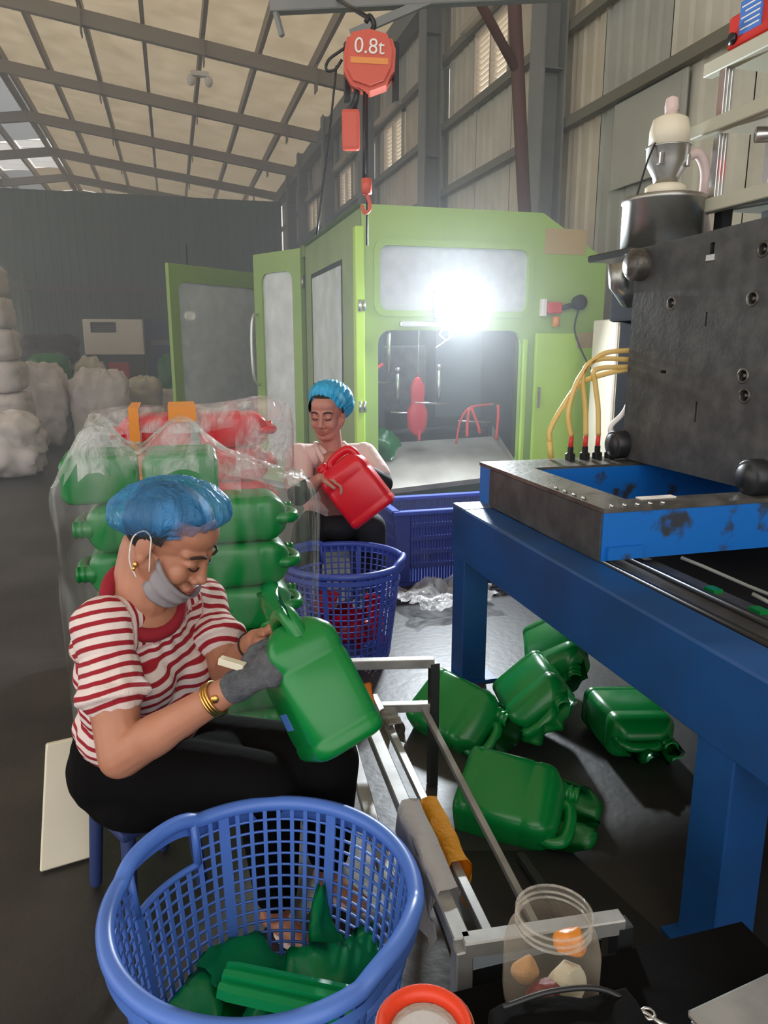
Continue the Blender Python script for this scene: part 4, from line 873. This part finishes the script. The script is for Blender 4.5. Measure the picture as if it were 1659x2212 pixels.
for v in t2.verts: v.co += V(NZ.noise_vector(v.co*14+V((3, 1, 2))))*.014
merge(b, t2, MX.Translation((.455, .715, .466)) @ MX.Rotation(R(-8), 4, 'Z'))
for f in b.faces: f.smooth = True
obj('pouch', b, m_trouser, bg_)
b = bmesh.new(); tube(b, curve([(.38, .757, .525), (.45, .755, .533), (.52, .745, .528), (.565, .72, .51)], 6), .004, 6); obj('zip', b, m_iron2, bg_)
b = bmesh.new(); tube(b, curve([(.555, .722, .51), (.572, .71, .507), (.582, .695, .505), (.596, .688, .5)], 5), .0035, 6); tube(b, [(.573+.009*math.cos(a), .708+.009*math.sin(a), .509) for a in [k*.7 for k in range(9)]], .0022, 6, True); obj('zip_pull', b, m_chrome, bg_)
sb = thing('metal_case', 'silver grey metal case in the bottom corner beside the table leg', 'case', (.76, .66, .4)); Mr = MX.Rotation(R(8), 4, 'Z')
b = bmesh.new(); box(b, (.765, .655, .43), (.2, .17, .06), Mr, .012); obj('case_body', b, m_steel, sb)
b = bmesh.new(); box(b, (.765, .655, .468), (.204, .174, .014), Mr, .005); obj('lid', b, m_tube, sb)
# ------------------------------------------------------------------ background stock on the left
def lumpy(b, c, r, amp, seed, n=44, M3=None, pw=4):
    t = bmesh.new(); bmesh.ops.create_uvsphere(t, u_segments=n, v_segments=n*2//3, radius=1)
    for v in t.verts:
        p = v.co.copy(); e = (abs(p.x)**pw+abs(p.y)**pw+abs(p.z)**pw)**(-1/pw); p = p*min(e, 1.42)
        p += V(NZ.noise_vector(p*2.2+V((seed, seed*2, 1))))*amp+V(NZ.noise_vector(p*6+V((seed, 1, 3))))*amp*.4
        p *= 1-amp*1.1*(1-abs(NZ.noise(p*V((2.6, 2.6, 1.5))+V((seed, 7, 2)))*2.2))**4*(abs(NZ.noise(p*V((2.6, 2.6, 1.5))+V((seed, 7, 2)))*2.2) < 1)
        v.co = V((p.x*r[0], p.y*r[1], p.z*r[2]))
    for f in t.faces: f.smooth = True
    merge(b, t, MX.Translation(c) @ (M3.to_4x4() if M3 else MX.Identity(4)))
ps = thing('wrapped_pallet', 'tall pallet of white bundles under clear film at the left edge', 'pallet', (-2.15, 10, 0))
for k in range(6):
    b = bmesh.new(); lumpy(b, (-2.1-.02*k, 10, .29+.37*k), (.44-.02*k, .45, .19), .06, 20+k, 32, None, 7); obj('bundle', b, m_sack, ps)
b = bmesh.new(); bx(b, -2.7, -1.7, 9.5, 10.5, 0, .1); obj('pallet', b, m_scrapc, ps)
b = bmesh.new(); lumpy(b, (-2.12, 10, 1.25), (.5, .52, 1.13), .05, 31, 40); obj('film', b, m_film, ps)
for l, c, r, s, m, nm in (('big white woven sack slumped beside the wrapped pallet', (-1.78, 11.2, .6), (.36, .36, .56), 2, m_sack, 'bulk_sack'), ('white woven sack with a flat top behind the film stack', (-1.0, 11.2, .55), (.39, .36, .53), 5, m_sack, 'bulk_sack'),
        ('whitish slumped sack heap low at the left edge', (-1.85, 8.8, .36), (.46, .36, .35), 8, m_sack, 'bulk_sack'), ('dark sack piled near the cream cabinet', (-2.2, 15.5, 1.32), (.5, .4, .28), 11, m_sackd, 'dark_sack'), ('second dark bundle under the piled dark sack', (-2.15, 15.5, .5), (.5, .42, .48), 12, m_sackd, 'dark_sack'),
        ('pale crumpled scrap sack below the cream cabinet', (-.5, 13.8, .44), (.3, .3, .42), 14, m_scrapc, 'scrap_sack'), ('whitish scrap heap in front of the dark sacks', (-1.4, 14.3, .6), (.27, .3, .58), 17, m_scrapc, 'scrap_sack'), ('grey-beige flat sack on the floor left of the open door', (-.1, 14.9, .3), (.36, .33, .28), 18, m_sack, 'scrap_sack'),
        ('green plastic bundle behind the wrapped pallet', (-2.0, 13.8, .92), (.34, .3, .34), 21, m_jg, 'green_bundle'), ('green plastic bundle near the open door', (-.05, 16, .62), (.26, .25, .56), 22, m_jg, 'green_bundle'), ('green plastic scraps heaped beneath the cream cabinet', (-.98, 13.2, .45), (.2, .25, .43), 23, m_jg, 'green_bundle'), ('green base bundle carrying another green bundle', (-2.0, 13.8, .28), (.4, .35, .27), 24, m_jg, 'green_bundle')):
    b = bmesh.new(); lumpy(b, c, r, .14, s); props(obj(nm, b, m), l, 'sack' if 'sack' in nm else 'bundle')
cc = thing('machine_hood', 'cream machine hood with a black printed plate on a dark stand', 'machine', (-1.15, 17.4, 0))
b = bmesh.new(); bx(b, -1.75, -.56, 17, 17.8, 1.2, 1.93, .02); obj('hood', b, mat('ivory_paint', (246, 240, 226), .5), cc)
b = bmesh.new(); bx(b, -1.72, -.58, 17.1, 17.8, 0, 1.2); obj('stand', b, m_iron, cc)
b = bmesh.new(); bx(b, -1.6, -1.1, 16.985, 17, 1.66, 1.87); pl = obj('print_plate', b, m_iron2, cc)
b = bmesh.new()
for i in range(3): bx(b, -1.56, -1.16+.02*i, 16.98, 16.986, 1.69+.045*i, 1.705+.045*i)
obj('print_line', b, m_steel_d, pl)
nv = thing('navy_machine', 'dark navy machine housing beside the cream hood', 'machine', (-.1, 18, 0))
b = bmesh.new(); bx(b, -.54, .5, 17.6, 18.4, 0, 1.95, .02); obj('housing', b, m_navy, nv)
b = bmesh.new(); bx(b, -.42, .3, 17.58, 17.6, 1.4, 1.5); obj('grey_band', b, m_steel_d, nv)
b = bmesh.new(); bx(b, -1.25, -.85, 16.2, 16.5, .7, 1.05, .02); bx(b, -1.3, -.8, 16.15, 16.55, 0, .7); props(obj('red_bin', b, m_redp), 'red bin showing under the cream machine hood', 'bin')
# ------------------------------------------------------------------ people
def basis(f, u):       # columns forward, left, up
    f = V(f).normalized(); l = V(u).cross(f).normalized(); return MX((f, l, f.cross(l))).transposed()
def head(b, c, H, s=1.0):
    P = lambda x, y, z: V(c)+H @ (V((x, y, z))*s)
    E_ = lambda p, r: ell(b, P(*p), [k*s for k in r], H)
    E_((-.014, 0, .026), (.094, .075, .078)); E_((.028, 0, -.03), (.058, .06, .082)); E_((.036, 0, .045), (.052, .06, .046))
    E_((.05, 0, -.1), (.03, .032, .022)); E_((.066, 0, -.1), (.02, .02, .016))
    for y in (-1, 1):
        cap(b, P(-.005, .056*y, -.045), P(.045, .02*y, -.1), .024*s, .02*s)
        E_((.056, .033*y, -.04), (.026, .026, .028)); E_((.072, .031*y, -.004), (.015, .017, .011)); E_((.092, .0135*y, -.044), (.012, .0105, .0095))
        E_((-.014, .077*y, -.008), (.019, .008, .034)); E_((-.008, .079*y, -.034), (.01, .007, .012))
        cap(b, P(.078, .012*y, .017), P(.062, .046*y, .015), .013*s, .01*s)
    cap(b, P(.082, 0, .008), P(.097, 0, -.034), .009*s, .012*s); E_((.101, 0, -.039), (.0125, .0125, .0115))
    E_((.082, 0, -.072), (.016, .027, .012)); E_((.09, 0, -.068), (.009, .022, .0055)); E_((.088, 0, -.079), (.009, .019, .006))
    return P
def face_lines(P, H, parent, closed=True, s=1.0):
    for y in (-1, 1):
        b = bmesh.new(); tube(b, curve([P(.088, .016*y, -.009), P(.0895, .026*y, -.0135), P(.086, .037*y, -.0135), P(.079, .046*y, -.008)], 5), [.0008*s]+[.002*s]*14+[.0008*s], 6)
        obj('eyelashes', b, m_dark, parent)
    for y in (-1, 1):
        b = bmesh.new(); tube(b, curve([P(.0915, .012*y, .016), P(.091, .026*y, .022), P(.083, .042*y, .021), P(.074, .052*y, .015)], 5), [.001*s]+[.0032*s]*14+[.001*s], 6)
        obj('eyebrow', b, m_dark, parent)
    b = bmesh.new(); ell(b, P(.0955, 0, -.0685), (.0045*s, .021*s, .005*s), H); ell(b, P(.0935, 0, -.0785), (.0045*s, .018*s, .0055*s), H); obj('lips', b, m_lips, parent)
def hand(b, wr, d, n, th, curl=(35, 45, 30), inflate=0.0, s=1.0, spread=.0):
    """wr wrist, d towards the knuckles, n the way the palm faces, th the side where the thumb leaves"""
    d = V(d).normalized(); n = (V(n)-d*V(n).dot(d)).normalized(); t = n.cross(d).normalized(); t = t if t.dot(V(th)) > 0 else -t; wr = V(wr); g = inflate
    for o, r in ((.022, .019), (.045, .018)): ell(b, wr+d*o*s, ((.036+g)*s, (.03+.1*(o-.02)+g)*s, (r-.001+g)*s), MX((d, t, n)).transposed())
    ell(b, wr+d*.07*s, ((.03+g)*s, (.04+g)*s, (.0155+g)*s), MX((d, t, n)).transposed())
    for i, (o, L) in enumerate(((.029, .068), (.01, .077), (-.01, .072), (-.028, .056))):
        p = wr+d*.088*s+t*o*s-d*abs(o)*.25*s; a = 0; r = .0088+g; pts, rs = [p-d*.02*s], [r*s]
        sd_ = t*o*spread
        for k, f in enumerate((.45, .32, .23)):
            a += R(curl[k]); pts.append(pts[-1]*1.0+((d+sd_).normalized()*math.cos(a)+n*math.sin(a))*(L*f+(.02 if k == 0 else 0))*s); rs.append((r-.0006*(k+1))*s)
        chain(b, pts, rs)
    p0 = wr+d*.022*s+t*.026*s; p1 = p0+(d*.6+t*.75+n*.2).normalized()*.034*s; p2 = p1+(d*.85+t*.25+n*.4).normalized()*.03*s; p3 = p2+(d*.8-t*.05+n*.5).normalized()*.024*s
    chain(b, [p0, p1, p2, p3], [(.014+g)*s, (.0115+g)*s, (.0098+g)*s, (.0085+g)*s])
def bouffant(name, c, F, U, r, m, parent, seed, sag=.5, gather=None):
    """puffed elastic cap: pleated dome with a turned-in rim"""
    B = basis(F, U); vs, fs = [], []; n, k = 120, 18
    for j in range(k+1):
        ph = R(-30+120*j/k)
        for i in range(n):
            a = 2*math.pi*i/n; e = math.cos(ph); x, y, z = math.cos(a)*e, math.sin(a)*e, math.sin(ph)
            if ph < 0: x *= 1-.2*(-ph/R(30))**1.5; y *= 1-.2*(-ph/R(30))**1.5
            wob = 1+.035*NZ.noise(V((x*3, y*3, z*3+seed)))+(.026*math.sin(a*24+3*NZ.noise(V((x*2, y*2, seed)))))*max(0, 1-(j/k))**.5+.03*NZ.noise(V((x*9, y*9, z*2+seed)))
            vs.append(V(c)+B @ V((x*r[0]*wob, y*r[1]*wob, z*r[2]*wob-sag*max(0, -x)*.02)))
    for j in range(k):
        for i in range(n): fs.append((j*n+i, j*n+(i+1) % n, (j+1)*n+(i+1) % n, (j+1)*n+i))
    b = bmesh.new(); add(b, vs, fs, True); o = obj(name, b, m, parent)
    b = bmesh.new(); tube(b, [V(c)+B @ V((math.cos(a)*r[0]*.69*(1+.03*math.sin(a*30)), math.sin(a)*r[1]*.69*(1+.03*math.sin(a*30)), -r[2]*.49)) for a in [2*math.pi*i/90 for i in range(90)]], .005, 6, True); obj('elastic_rim', b, m, o)
    return o
# --- woman in stripes
P1 = dict(pel=(-.137, 1.79, .40), bel=(-.135, 1.75, .55), che=(-.115, 1.70, .70), nb=(-.098, 1.655, .868), Rs=(-.172, 1.59, .818), Re=(-.148, 1.455, .585), Rw=(.062, 1.375, .735),
          Ls=(.035, 1.83, .765), Le=(.085, 1.67, .64), Lw=(.142, 1.545, .765), Rk=(.15, 1.50, .435), Lk=(.285, 1.51, .47), Ra=(.165, 1.555, .07), La=(.31, 1.63, .09))
P1 = {k: V(v) for k, v in P1.items()}
wm = thing('person', 'seated woman in red and white striped shirt trimming a green jerrycan', 'person', (-.137, 1.79, 0))
hc1 = V((-.024, 1.628, .990)); F1 = V((.72, -.43, -.52)).normalized(); H1 = basis(F1, (0, 0, 1))
b = bmesh.new(); Pf = head(b, hc1, H1, 1.03)
S1 = (P1['Ls']-P1['Rs']).normalized(); U1 = (P1['nb']-P1['pel']).normalized(); T1 = basis(U1.cross(S1)*-1 if U1.cross(S1).dot(V((1, -1, 0))) < 0 else U1.cross(S1), U1)
cap(b, Pf(-.035, 0, -.06), P1['nb']-U1*.02, .06, .068); chain(b, [P1['pel'], P1['bel'], P1['che'], P1['nb']-U1*.06], [.1, .09, .08, .06])
chain(b, [P1['Rs'], P1['Re'], P1['Rw']], [.056, .046, .029]); ell(b, P1['Re'].lerp(P1['Rw'], .3), (.1, .043, .043), basis(P1['Rw']-P1['Re'], (0, 0, 1)))
chain(b, [P1['Ls'], P1['Le'], P1['Lw']], [.053, .043, .028]); ell(b, P1['Rs'].lerp(P1['Re'], .6), (.11, .052, .052), basis(P1['Re']-P1['Rs'], (0, 1, 0)))
chain(b, [P1['nb']-U1*.06, P1['Rs']], [.055, .05]); chain(b, [P1['nb']-U1*.06, P1['Ls']], [.055, .05])
for s in 'RL':
    hp_ = P1['pel']+S1*(.085 if s == 'L' else -.085); chain(b, [hp_, P1[s+'k'], P1[s+'a']], [.07, .05, .035]); a = P1[s+'a']; cap(b, a+V((-.01, .02, -.035)), a+V((.06, -.09, -.045)), .03, .024)
hand(b, P1['Lw'], V((.235, 1.48, .868))-P1['Lw'], V((.55, -.35, -.55)), (-.3, -.5, .7), (30, 45, 35), 0, 1.0)
cap(b, P1['Rw'], P1['Rw']+(V((.15, 1.35, .785))-P1['Rw'])*.5, .026, .02)
nbp = P1['nb']-U1*.018; B3 = basis(T1.col[0]*.85-U1*.25, U1*.9+T1.col[0]*.35); ell(b, nbp+B3 @ V((.014, 0, -.004)), (.078, .086, .03), B3 @ MX.Rotation(R(18), 3, 'Y'))
skin(b, .0034, m_skin, 'body', wm, 5)
face_lines(Pf, H1, wm, True, 1.03)
b = bmesh.new(); t2 = bmesh.new(); bmesh.ops.create_uvsphere(t2, u_segments=36, v_segments=24, radius=1)
for v in t2.verts: v.co = V((v.co.x*.106, v.co.y*.088, v.co.z*.09))
bmesh.ops.delete(t2, geom=[v for v in t2.verts if (v.co.x > .045 and v.co.z < .05) or v.co.z < -.055 or (v.co.x > .0 and v.co.z < -.012)], context='VERTS')
merge(b, t2, MX.Translation(hc1+H1 @ V((-.016, 0, .026))) @ H1.to_4x4())
ell(b, hc1+H1 @ V((-.085, 0, .0)), (.035, .045, .045), H1); obj('hair', b, m_hair, wm)
bouffant('hairnet', hc1+V((.0, 0, .06)), V((.85, -.45, -.02)), V((-.12, .05, 1)), (.136, .114, .078), m_net, wm, 3)
# mask pulled under the chin, with ear loops
def mask_sheet(P, s):
    vs, fs = [], []; nx, ny = 26, 12
    for j in range(ny+1):
        for i in range(nx+1):
            u, v = (i/nx-.5)*2, j/ny; a = u*R(98)
            rx, ry = .074-.02*v, .069-.012*v
            z = -.066-.068*v+.02*abs(u)**1.5*(1-v)-.012*math.cos(a)*(1-v)
            k = .0035*math.sin(v*16)+.005*NZ.noise(V((u*3, v*3, 5)))
            vs.append(P(.032+math.cos(a)*(rx+k)-.012*v, math.sin(a)*(ry+k), z+.03*abs(u)**2.2))
    for j in range(ny):
        for i in range(nx): q = j*(nx+1)+i; fs.append((q, q+1, q+nx+2, q+nx+1))
    b = bmesh.new(); add(b, vs, fs, True); bmesh.ops.solidify(b, geom=b.faces[:], thickness=.0015)
    for f in b.faces: f.smooth = True
    return b
mk = obj('face_mask', mask_sheet(Pf, 1), m_mask, wm)
for y in (-1, 1):
    b = bmesh.new(); tube(b, curve([Pf(.018, .072*y, -.052), Pf(.004, .08*y, -.01), Pf(-.006, .086*y, .022), Pf(-.024, .089*y, .028), Pf(-.04, .086*y, .0), Pf(-.03, .085*y, -.04), Pf(-.018, .08*y, -.062), Pf(.0, .073*y, -.08)], 5), .0016, 6); obj('ear_loop', b, m_label, mk)
for y in (-1, 1):
    b = bmesh.new(); ell(b, Pf(-.01, .084*y, -.05), (.005, .004, .007)); ell(b, Pf(-.009, .085*y, -.059), (.004, .004, .005)); obj('earring', b, m_gold, wm)
# striped shirt: torso, collar, sleeves
b = bmesh.new()
def tor(t, r, o=0.0): ell(b, P1['pel'].lerp(P1['nb'], t)+T1.col[0]*o, (r[1], r[0], r[2]), T1)
tor(.8, (.17, .095, .075), -.015); tor(.62, (.165, .118, .11)); tor(.45, (.162, .128, .1), .01); tor(.27, (.172, .138, .1), .01); tor(.12, (.168, .13, .06), 0)
for s in (-1, 1): ell(b, P1['pel'].lerp(P1['nb'], .58)+T1.col[0]*.085+S1*.065*s, (.06, .065, .065), T1)
chain(b, [P1['nb']-U1*.06, P1['Rs'], P1['Rs'].lerp(P1['Re'], .12)], [.05, .068, .066]); chain(b, [P1['nb']-U1*.06, P1['Ls'], P1['Ls'].lerp(P1['Le'], .12)], [.05, .066, .064])
nbp = P1['nb']-U1*.018; B3 = basis(T1.col[0]*.85-U1*.25, U1*.9+T1.col[0]*.35)
for k in range(16):
    a = 2*math.pi*k/16; q = nbp+B3 @ V((math.cos(a)*.076+.012, math.sin(a)*.086, -.03*math.cos(a))); cap(b, q-U1*.022, P1['che']+(q-P1['nb'])*.9, .015, .05)
def shirt_run(p):
    for q in 'RL':
        d = (P1[q+'e']-P1[q+'s']).normalized()
        if (p-P1[q+'s']).length < .092 and abs((p-P1['nb']).dot(S1)) > .075: return (p-P1[q+'s']).dot(d)
    h_ = (p-P1['pel']).dot(U1)+.25*max(0, (p-P1['pel']).dot(T1.col[0]))
    return (p-P1['pel']).dot(S1) if h_ > .425 else (p-P1['pel']).dot(U1)+.012*math.sin((p-P1['pel']).dot(S1)*12)
skin(b, .006, m_shirt, 'shirt', wm, 6, shirt_run)
for s in 'RL':
    A, Bq = P1[s+'s'], P1[s+'e']; d = (Bq-A).normalized(); b = bmesh.new(); end = A.lerp(Bq, .5)
    chain(b, [A+d*.06, end], [.055, .07]); t2 = bmesh.new(); lathe(t2, [(.0745, 0), (.078, .022), (.07, .026), (.001, .026)], 28); x_, y_ = frame_of(d)
    M = MX((x_, y_, d)).transposed().to_4x4(); M.translation = end-d*.0; merge(b, t2, M)
    q = bmesh.new(); q.from_mesh(bpy.data.meshes.new('e')); q.free()
    # trim the rounded end flat so that the cuff has an edge
    skin(b, .005, m_shirt, 'sleeve', wm, 3, lambda p, A=A, d=d: (p-A).dot(d)+.004*math.sin(p.x*40))
b = bmesh.new(); nbp = P1['nb']-U1*.018; B3 = basis(T1.col[0]*.85-U1*.25, U1*.9+T1.col[0]*.35)
tube(b, [nbp+B3 @ V((math.cos(a)*.078+.012, math.sin(a)*.087, .003-.03*math.cos(a))) for a in [2*math.pi*k/40 for k in range(40)]], .0165, 10, True); obj('collar', b, m_collar, wm)
# trousers
b = bmesh.new(); ell(b, P1['pel'], (.15, .19, .115), T1); ell(b, P1['pel']+V((.02, -.04, -.055)), (.16, .18, .085)); ell(b, P1['pel']+U1*.06, (.14, .178, .07), T1)
for s, k in (('R', -1), ('L', 1)):
    hp_ = P1['pel']+S1*.09*k+V((0, 0, -.02)); kn = P1[s+'k']; an = P1[s+'a']+V((0, 0, .05))
    chain(b, [hp_, kn, kn.lerp(an, .5), an], [.105, .078, .066, .054])
ell(b, P1['pel'].lerp(P1['Rk'].lerp(P1['Lk'], .5), .55), (.14, .13, .07), basis(P1['Lk']-P1['pel'], (0, 0, 1)))
skin(b, .007, m_trouser, 'trousers', wm, 8)
b = bmesh.new(); gd = V((.155, 1.345, .795))-P1['Rw']; g0 = P1['Rw']+gd.normalized()*.035
cap(b, g0-gd.normalized()*.012, g0+gd.normalized()*.02, .033, .031); hand(b, g0, gd, (.35, .5, -.6), (.1, -.2, .9), (45, 60, 40), .003, 1.02)
skin(b, .0034, m_glove, 'glove', wm, 4, None, 'grey knitted work glove on the working hand')
b = bmesh.new(); w0 = P1['Re'].lerp(P1['Rw'], .9); d = (P1['Rw']-P1['Re']).normalized(); x_, y_ = frame_of(d)
for o in (-.006, 0, .006): tube(b, [w0+d*o+x_*.034*math.cos(a)+y_*.034*math.sin(a) for a in [2*math.pi*k/28 for k in range(28)]], .003, 6, True)
ell(b, w0+V((.0, -.03, .014)), (.009, .006, .009)); obj('bracelet_watch', b, m_gold, wm)
b = bmesh.new(); w0 = P1['Le'].lerp(P1['Lw'], .86); d = (P1['Lw']-P1['Le']).normalized(); x_, y_ = frame_of(d); tube(b, [w0+x_*.033*math.cos(a)+y_*.033*math.sin(a) for a in [2*math.pi*k/24 for k in range(24)]], .002, 6, True); obj('cord_bracelet', b, m_dark, wm)
b = bmesh.new()
for s in 'RL': a = P1[s+'a']; cap(b, a+V((-.012, .03, -.06)), a+V((.07, -.105, -.06)), .01, .01); ell(b, a+V((.03, -.04, -.056)), (.055, .035, .012), basis((.08, -.12, 0), (0, 0, 1)))
obj('sandal', b, m_jacket, wm)
kf = thing('trimming_knife', 'small trimming knife with a pale yellow handle in the gloved hand', 'knife', (.08, 1.36, .79)); gp = P1['Rw']+gd*.95
b = bmesh.new(); bar(b, (.055, 1.385, .80), (.10, 1.36, .79), .018, .014); obj('handle', b, m_scrapc, kf)
b = bmesh.new(); bar(b, (.10, 1.36, .79), (.185, 1.32, .775), .014, .002); obj('blade', b, m_chrome, kf)
st = thing('plastic_stool', 'low navy plastic stool under the woman in stripes', 'stool', (-.14, 1.8, 0))
b = bmesh.new(); box(b, (-.14, 1.8, .255), (.22, .22, .03), R(30), .012); obj('seat', b, m_navy, st)
for i in range(4):
    a = R(30+45+90*i); b = bmesh.new(); cap(b, V((-.14+.12*math.cos(a), 1.8+.12*math.sin(a), .245)), V((-.14+.14*math.cos(a), 1.8+.14*math.sin(a), .018)), .018, .016, 8); obj('leg', b, m_navy, st)
# cream board leaning behind her
b = bmesh.new(); Mb = MX.Translation((-.34, 2.0, .17)) @ MX.Rotation(R(12), 4, 'Z') @ MX.Rotation(R(-12), 4, 'X'); plate(b, [(-.1, -.17), (.06, -.17), (.02, .17), (-.05, .17)], [], .02, Mb @ XZ)
bmesh.ops.bevel(b, geom=b.edges[:], offset=.004, segments=1, affect='EDGES'); props(obj('cream_board', b, m_cream), 'scuffed cream board leaning on the floor behind the seated woman', 'board')
# --- far woman in the pale pink jacket
P2 = dict(pel=(.79, 3.72, .50), bel=(.77, 3.66, .62), che=(.745, 3.61, .76), nb=(.735, 3.60, .90), Rs=(.575, 3.60, .865), Re=(.545, 3.46, .70), Rw=(.625, 3.31, .80),
          Ls=(.90, 3.58, .86), Le=(.955, 3.44, .74), Lw=(.80, 3.33, .845), Rk=(.60, 3.56, .49), Lk=(.93, 3.56, .49), Ra=(.52, 3.62, .07), La=(.97, 3.62, .07))
P2 = {k: V(v) for k, v in P2.items()}
w2 = thing('person', 'far seated woman in pale pink jacket and blue hairnet turning a red jerrycan', 'person', (.79, 3.75, 0))
hc2 = V((.712, 3.575, 1.075)); F2 = V((-.48, -.85, -.12)).normalized(); H2 = basis(F2, (0, 0, 1))
b = bmesh.new(); Pg = head(b, hc2, H2, 1.04); S2 = (P2['Ls']-P2['Rs']).normalized(); U2 = (P2['nb']-P2['pel']).normalized(); T2 = basis((-.15, -1, 0), U2)
cap(b, Pg(-.03, 0, -.06), P2['nb']-U2*.02, .052, .06); chain(b, [P2['pel'], P2['bel'], P2['che'], P2['nb']-U2*.06], [.11, .11, .11, .08])
ell(b, P2['nb']+V((-.01, -.06, -.07)), (.06, .07, .06), T2)
for s in 'RL':
    chain(b, [P2['nb']-U2*.05, P2[s+'s']], [.06, .05]); chain(b, [P2[s+'s'], P2[s+'e'], P2[s+'w']], [.05, .042, .028])
    hp_ = P2['pel']+S2*(.09 if s == 'L' else -.09); chain(b, [hp_, P2[s+'k'], P2[s+'a']], [.07, .05, .035]); a = P2[s+'a']; cap(b, a+V((0, .02, -.035)), a+V((0, -.1, -.045)), .03, .024)
hand(b, P2['Rw'], (.75, -.45, -.05), (.3, -.3, -.7), (0, -.5, .5), (25, 40, 35)); hand(b, P2['Lw'], (-.6, -.2, -.25), (-.2, -.2, -.8), (-.5, -.6, 0), (25, 40, 35))
skin(b, .0042, m_skin2, 'body', w2, 5); face_lines(Pg, H2, w2, False, 1.04)
b = bmesh.new(); t2 = bmesh.new(); bmesh.ops.create_uvsphere(t2, u_segments=36, v_segments=24, radius=1)
for v in t2.verts: v.co = V((v.co.x*.108, v.co.y*.091, v.co.z*.093))
bmesh.ops.delete(t2, geom=[v for v in t2.verts if (v.co.x > .05 and v.co.z < .055) or v.co.z < -.075 or (v.co.x > .015 and v.co.z < -.03)], context='VERTS'); merge(b, t2, MX.Translation(hc2+H2 @ V((-.016, 0, .028))) @ H2.to_4x4()); obj('hair', b, m_hair, w2)
bouffant('hairnet', hc2+H2 @ V((-.045, .012, .05)), H2 @ V((.75, 0, .66)), H2 @ V((-.66, .1, .75)), (.122, .112, .1), m_net2, w2, 8)
b = bmesh.new()
def tor2(t, r, o=0.0): ell(b, P2['pel'].lerp(P2['nb'], t)+T2.col[0]*o, (r[1], r[0], r[2]), T2)
tor2(.72, (.165, .1, .09), -.02); tor2(.5, (.17, .12, .11)); tor2(.3, (.175, .13, .1)); tor2(.14, (.18, .13, .07))
chain(b, [P2['nb']-U2*.05, P2['Rs']], [.066, .064]); chain(b, [P2['nb']-U2*.05, P2['Ls']], [.066, .064])
skin(b, .007, m_jacket, 'jacket', w2, 6)
for s in 'RL':
    A, Bq = P2[s+'s'], P2[s+'e']; b = bmesh.new(); chain(b, [A, A.lerp(Bq, .72)], [.068, .07]); skin(b, .007, m_jacket, 'jacket_sleeve', w2, 4)
    b = bmesh.new(); chain(b, [A.lerp(Bq, .7), Bq, Bq.lerp(P2[s+'w'], .5)], [.056, .054, .045]); skin(b, .006, m_sleeve, 'undersleeve', w2, 4, None, 'black undersleeve below the pink sleeve')
b = bmesh.new()
for k in (-1, 1): tube(b, curve([P2['nb']+S2*.07*k+V((0, .03, .02)), P2['nb']+S2*.075*k+V((0, -.06, -.01)), P2['che']+S2*.035*k+V((0, -.115, .03)), P2['che']+V((0, -.135, -.04))], 6), .014, 8)
obj('jacket_collar', b, m_jacket, w2)
b = bmesh.new(); ell(b, P2['pel'], (.15, .19, .11), T2)
for s, k in (('R', -1), ('L', 1)):
    hp_ = P2['pel']+S2*.09*k; kn = P2[s+'k']; an = P2[s+'a']+V((0, 0, .05)); chain(b, [hp_, kn, kn.lerp(an, .5), an], [.1, .078, .066, .054])
ell(b, (.77, 3.62, .5), (.12, .12, .07)); skin(b, .008, m_sleeve, 'trousers', w2, 8)
b = bmesh.new()
for s in 'RL': a = P2[s+'a']; ell(b, a+V((0, -.04, -.054)), (.04, .09, .013))
obj('sandal', b, m_black, w2)
st = thing('plastic_stool', 'stool under the far woman in the pink jacket', 'stool', (.79, 3.76, 0))
b = bmesh.new(); box(b, (.79, 3.78, .385), (.3, .28, .03), None, .012); obj('seat', b, m_navy, st)
for i in range(4):
    a = R(45+90*i); b = bmesh.new(); cap(b, V((.79+.16*math.cos(a), 3.78+.16*math.sin(a), .375)), V((.79+.19*math.cos(a), 3.78+.19*math.sin(a), .018)), .02, .018, 8); obj('leg', b, m_navy, st)
rc = copy_tree(pr_); rc['label'] = 'red jerrycan being turned in the far woman\'s hands'; del rc['group']; place(rc, (.865, 3.225, .635), (-.14, .08, .2), (-.35, -.85, .1))
# ------------------------------------------------------------------ haze volume around the machines, added for the lamp's lens bloom too
hz = bmesh.new(); bx(hz, -9.9, 3.38, 3.9, 24.5, .02, 5.6)
m = bpy.data.materials.new('bloom_haze'); m.use_nodes = True; nt = m.node_tree; nt.nodes.clear(); o_ = nt.nodes.new('ShaderNodeOutputMaterial'); vs_ = nt.nodes.new('ShaderNodeVolumeScatter')
vs_.inputs['Density'].default_value = HAZE; vs_.inputs['Anisotropy'].default_value = .15; vs_.inputs['Color'].default_value = (.95, .97, 1, 1); nt.links.new(vs_.outputs[0], o_.inputs['Volume'])
if HAZE: props(obj('haze', hz, m), 'thin haze volume in the hall, added for the glow around the lamp', 'haze', None, 'stuff')
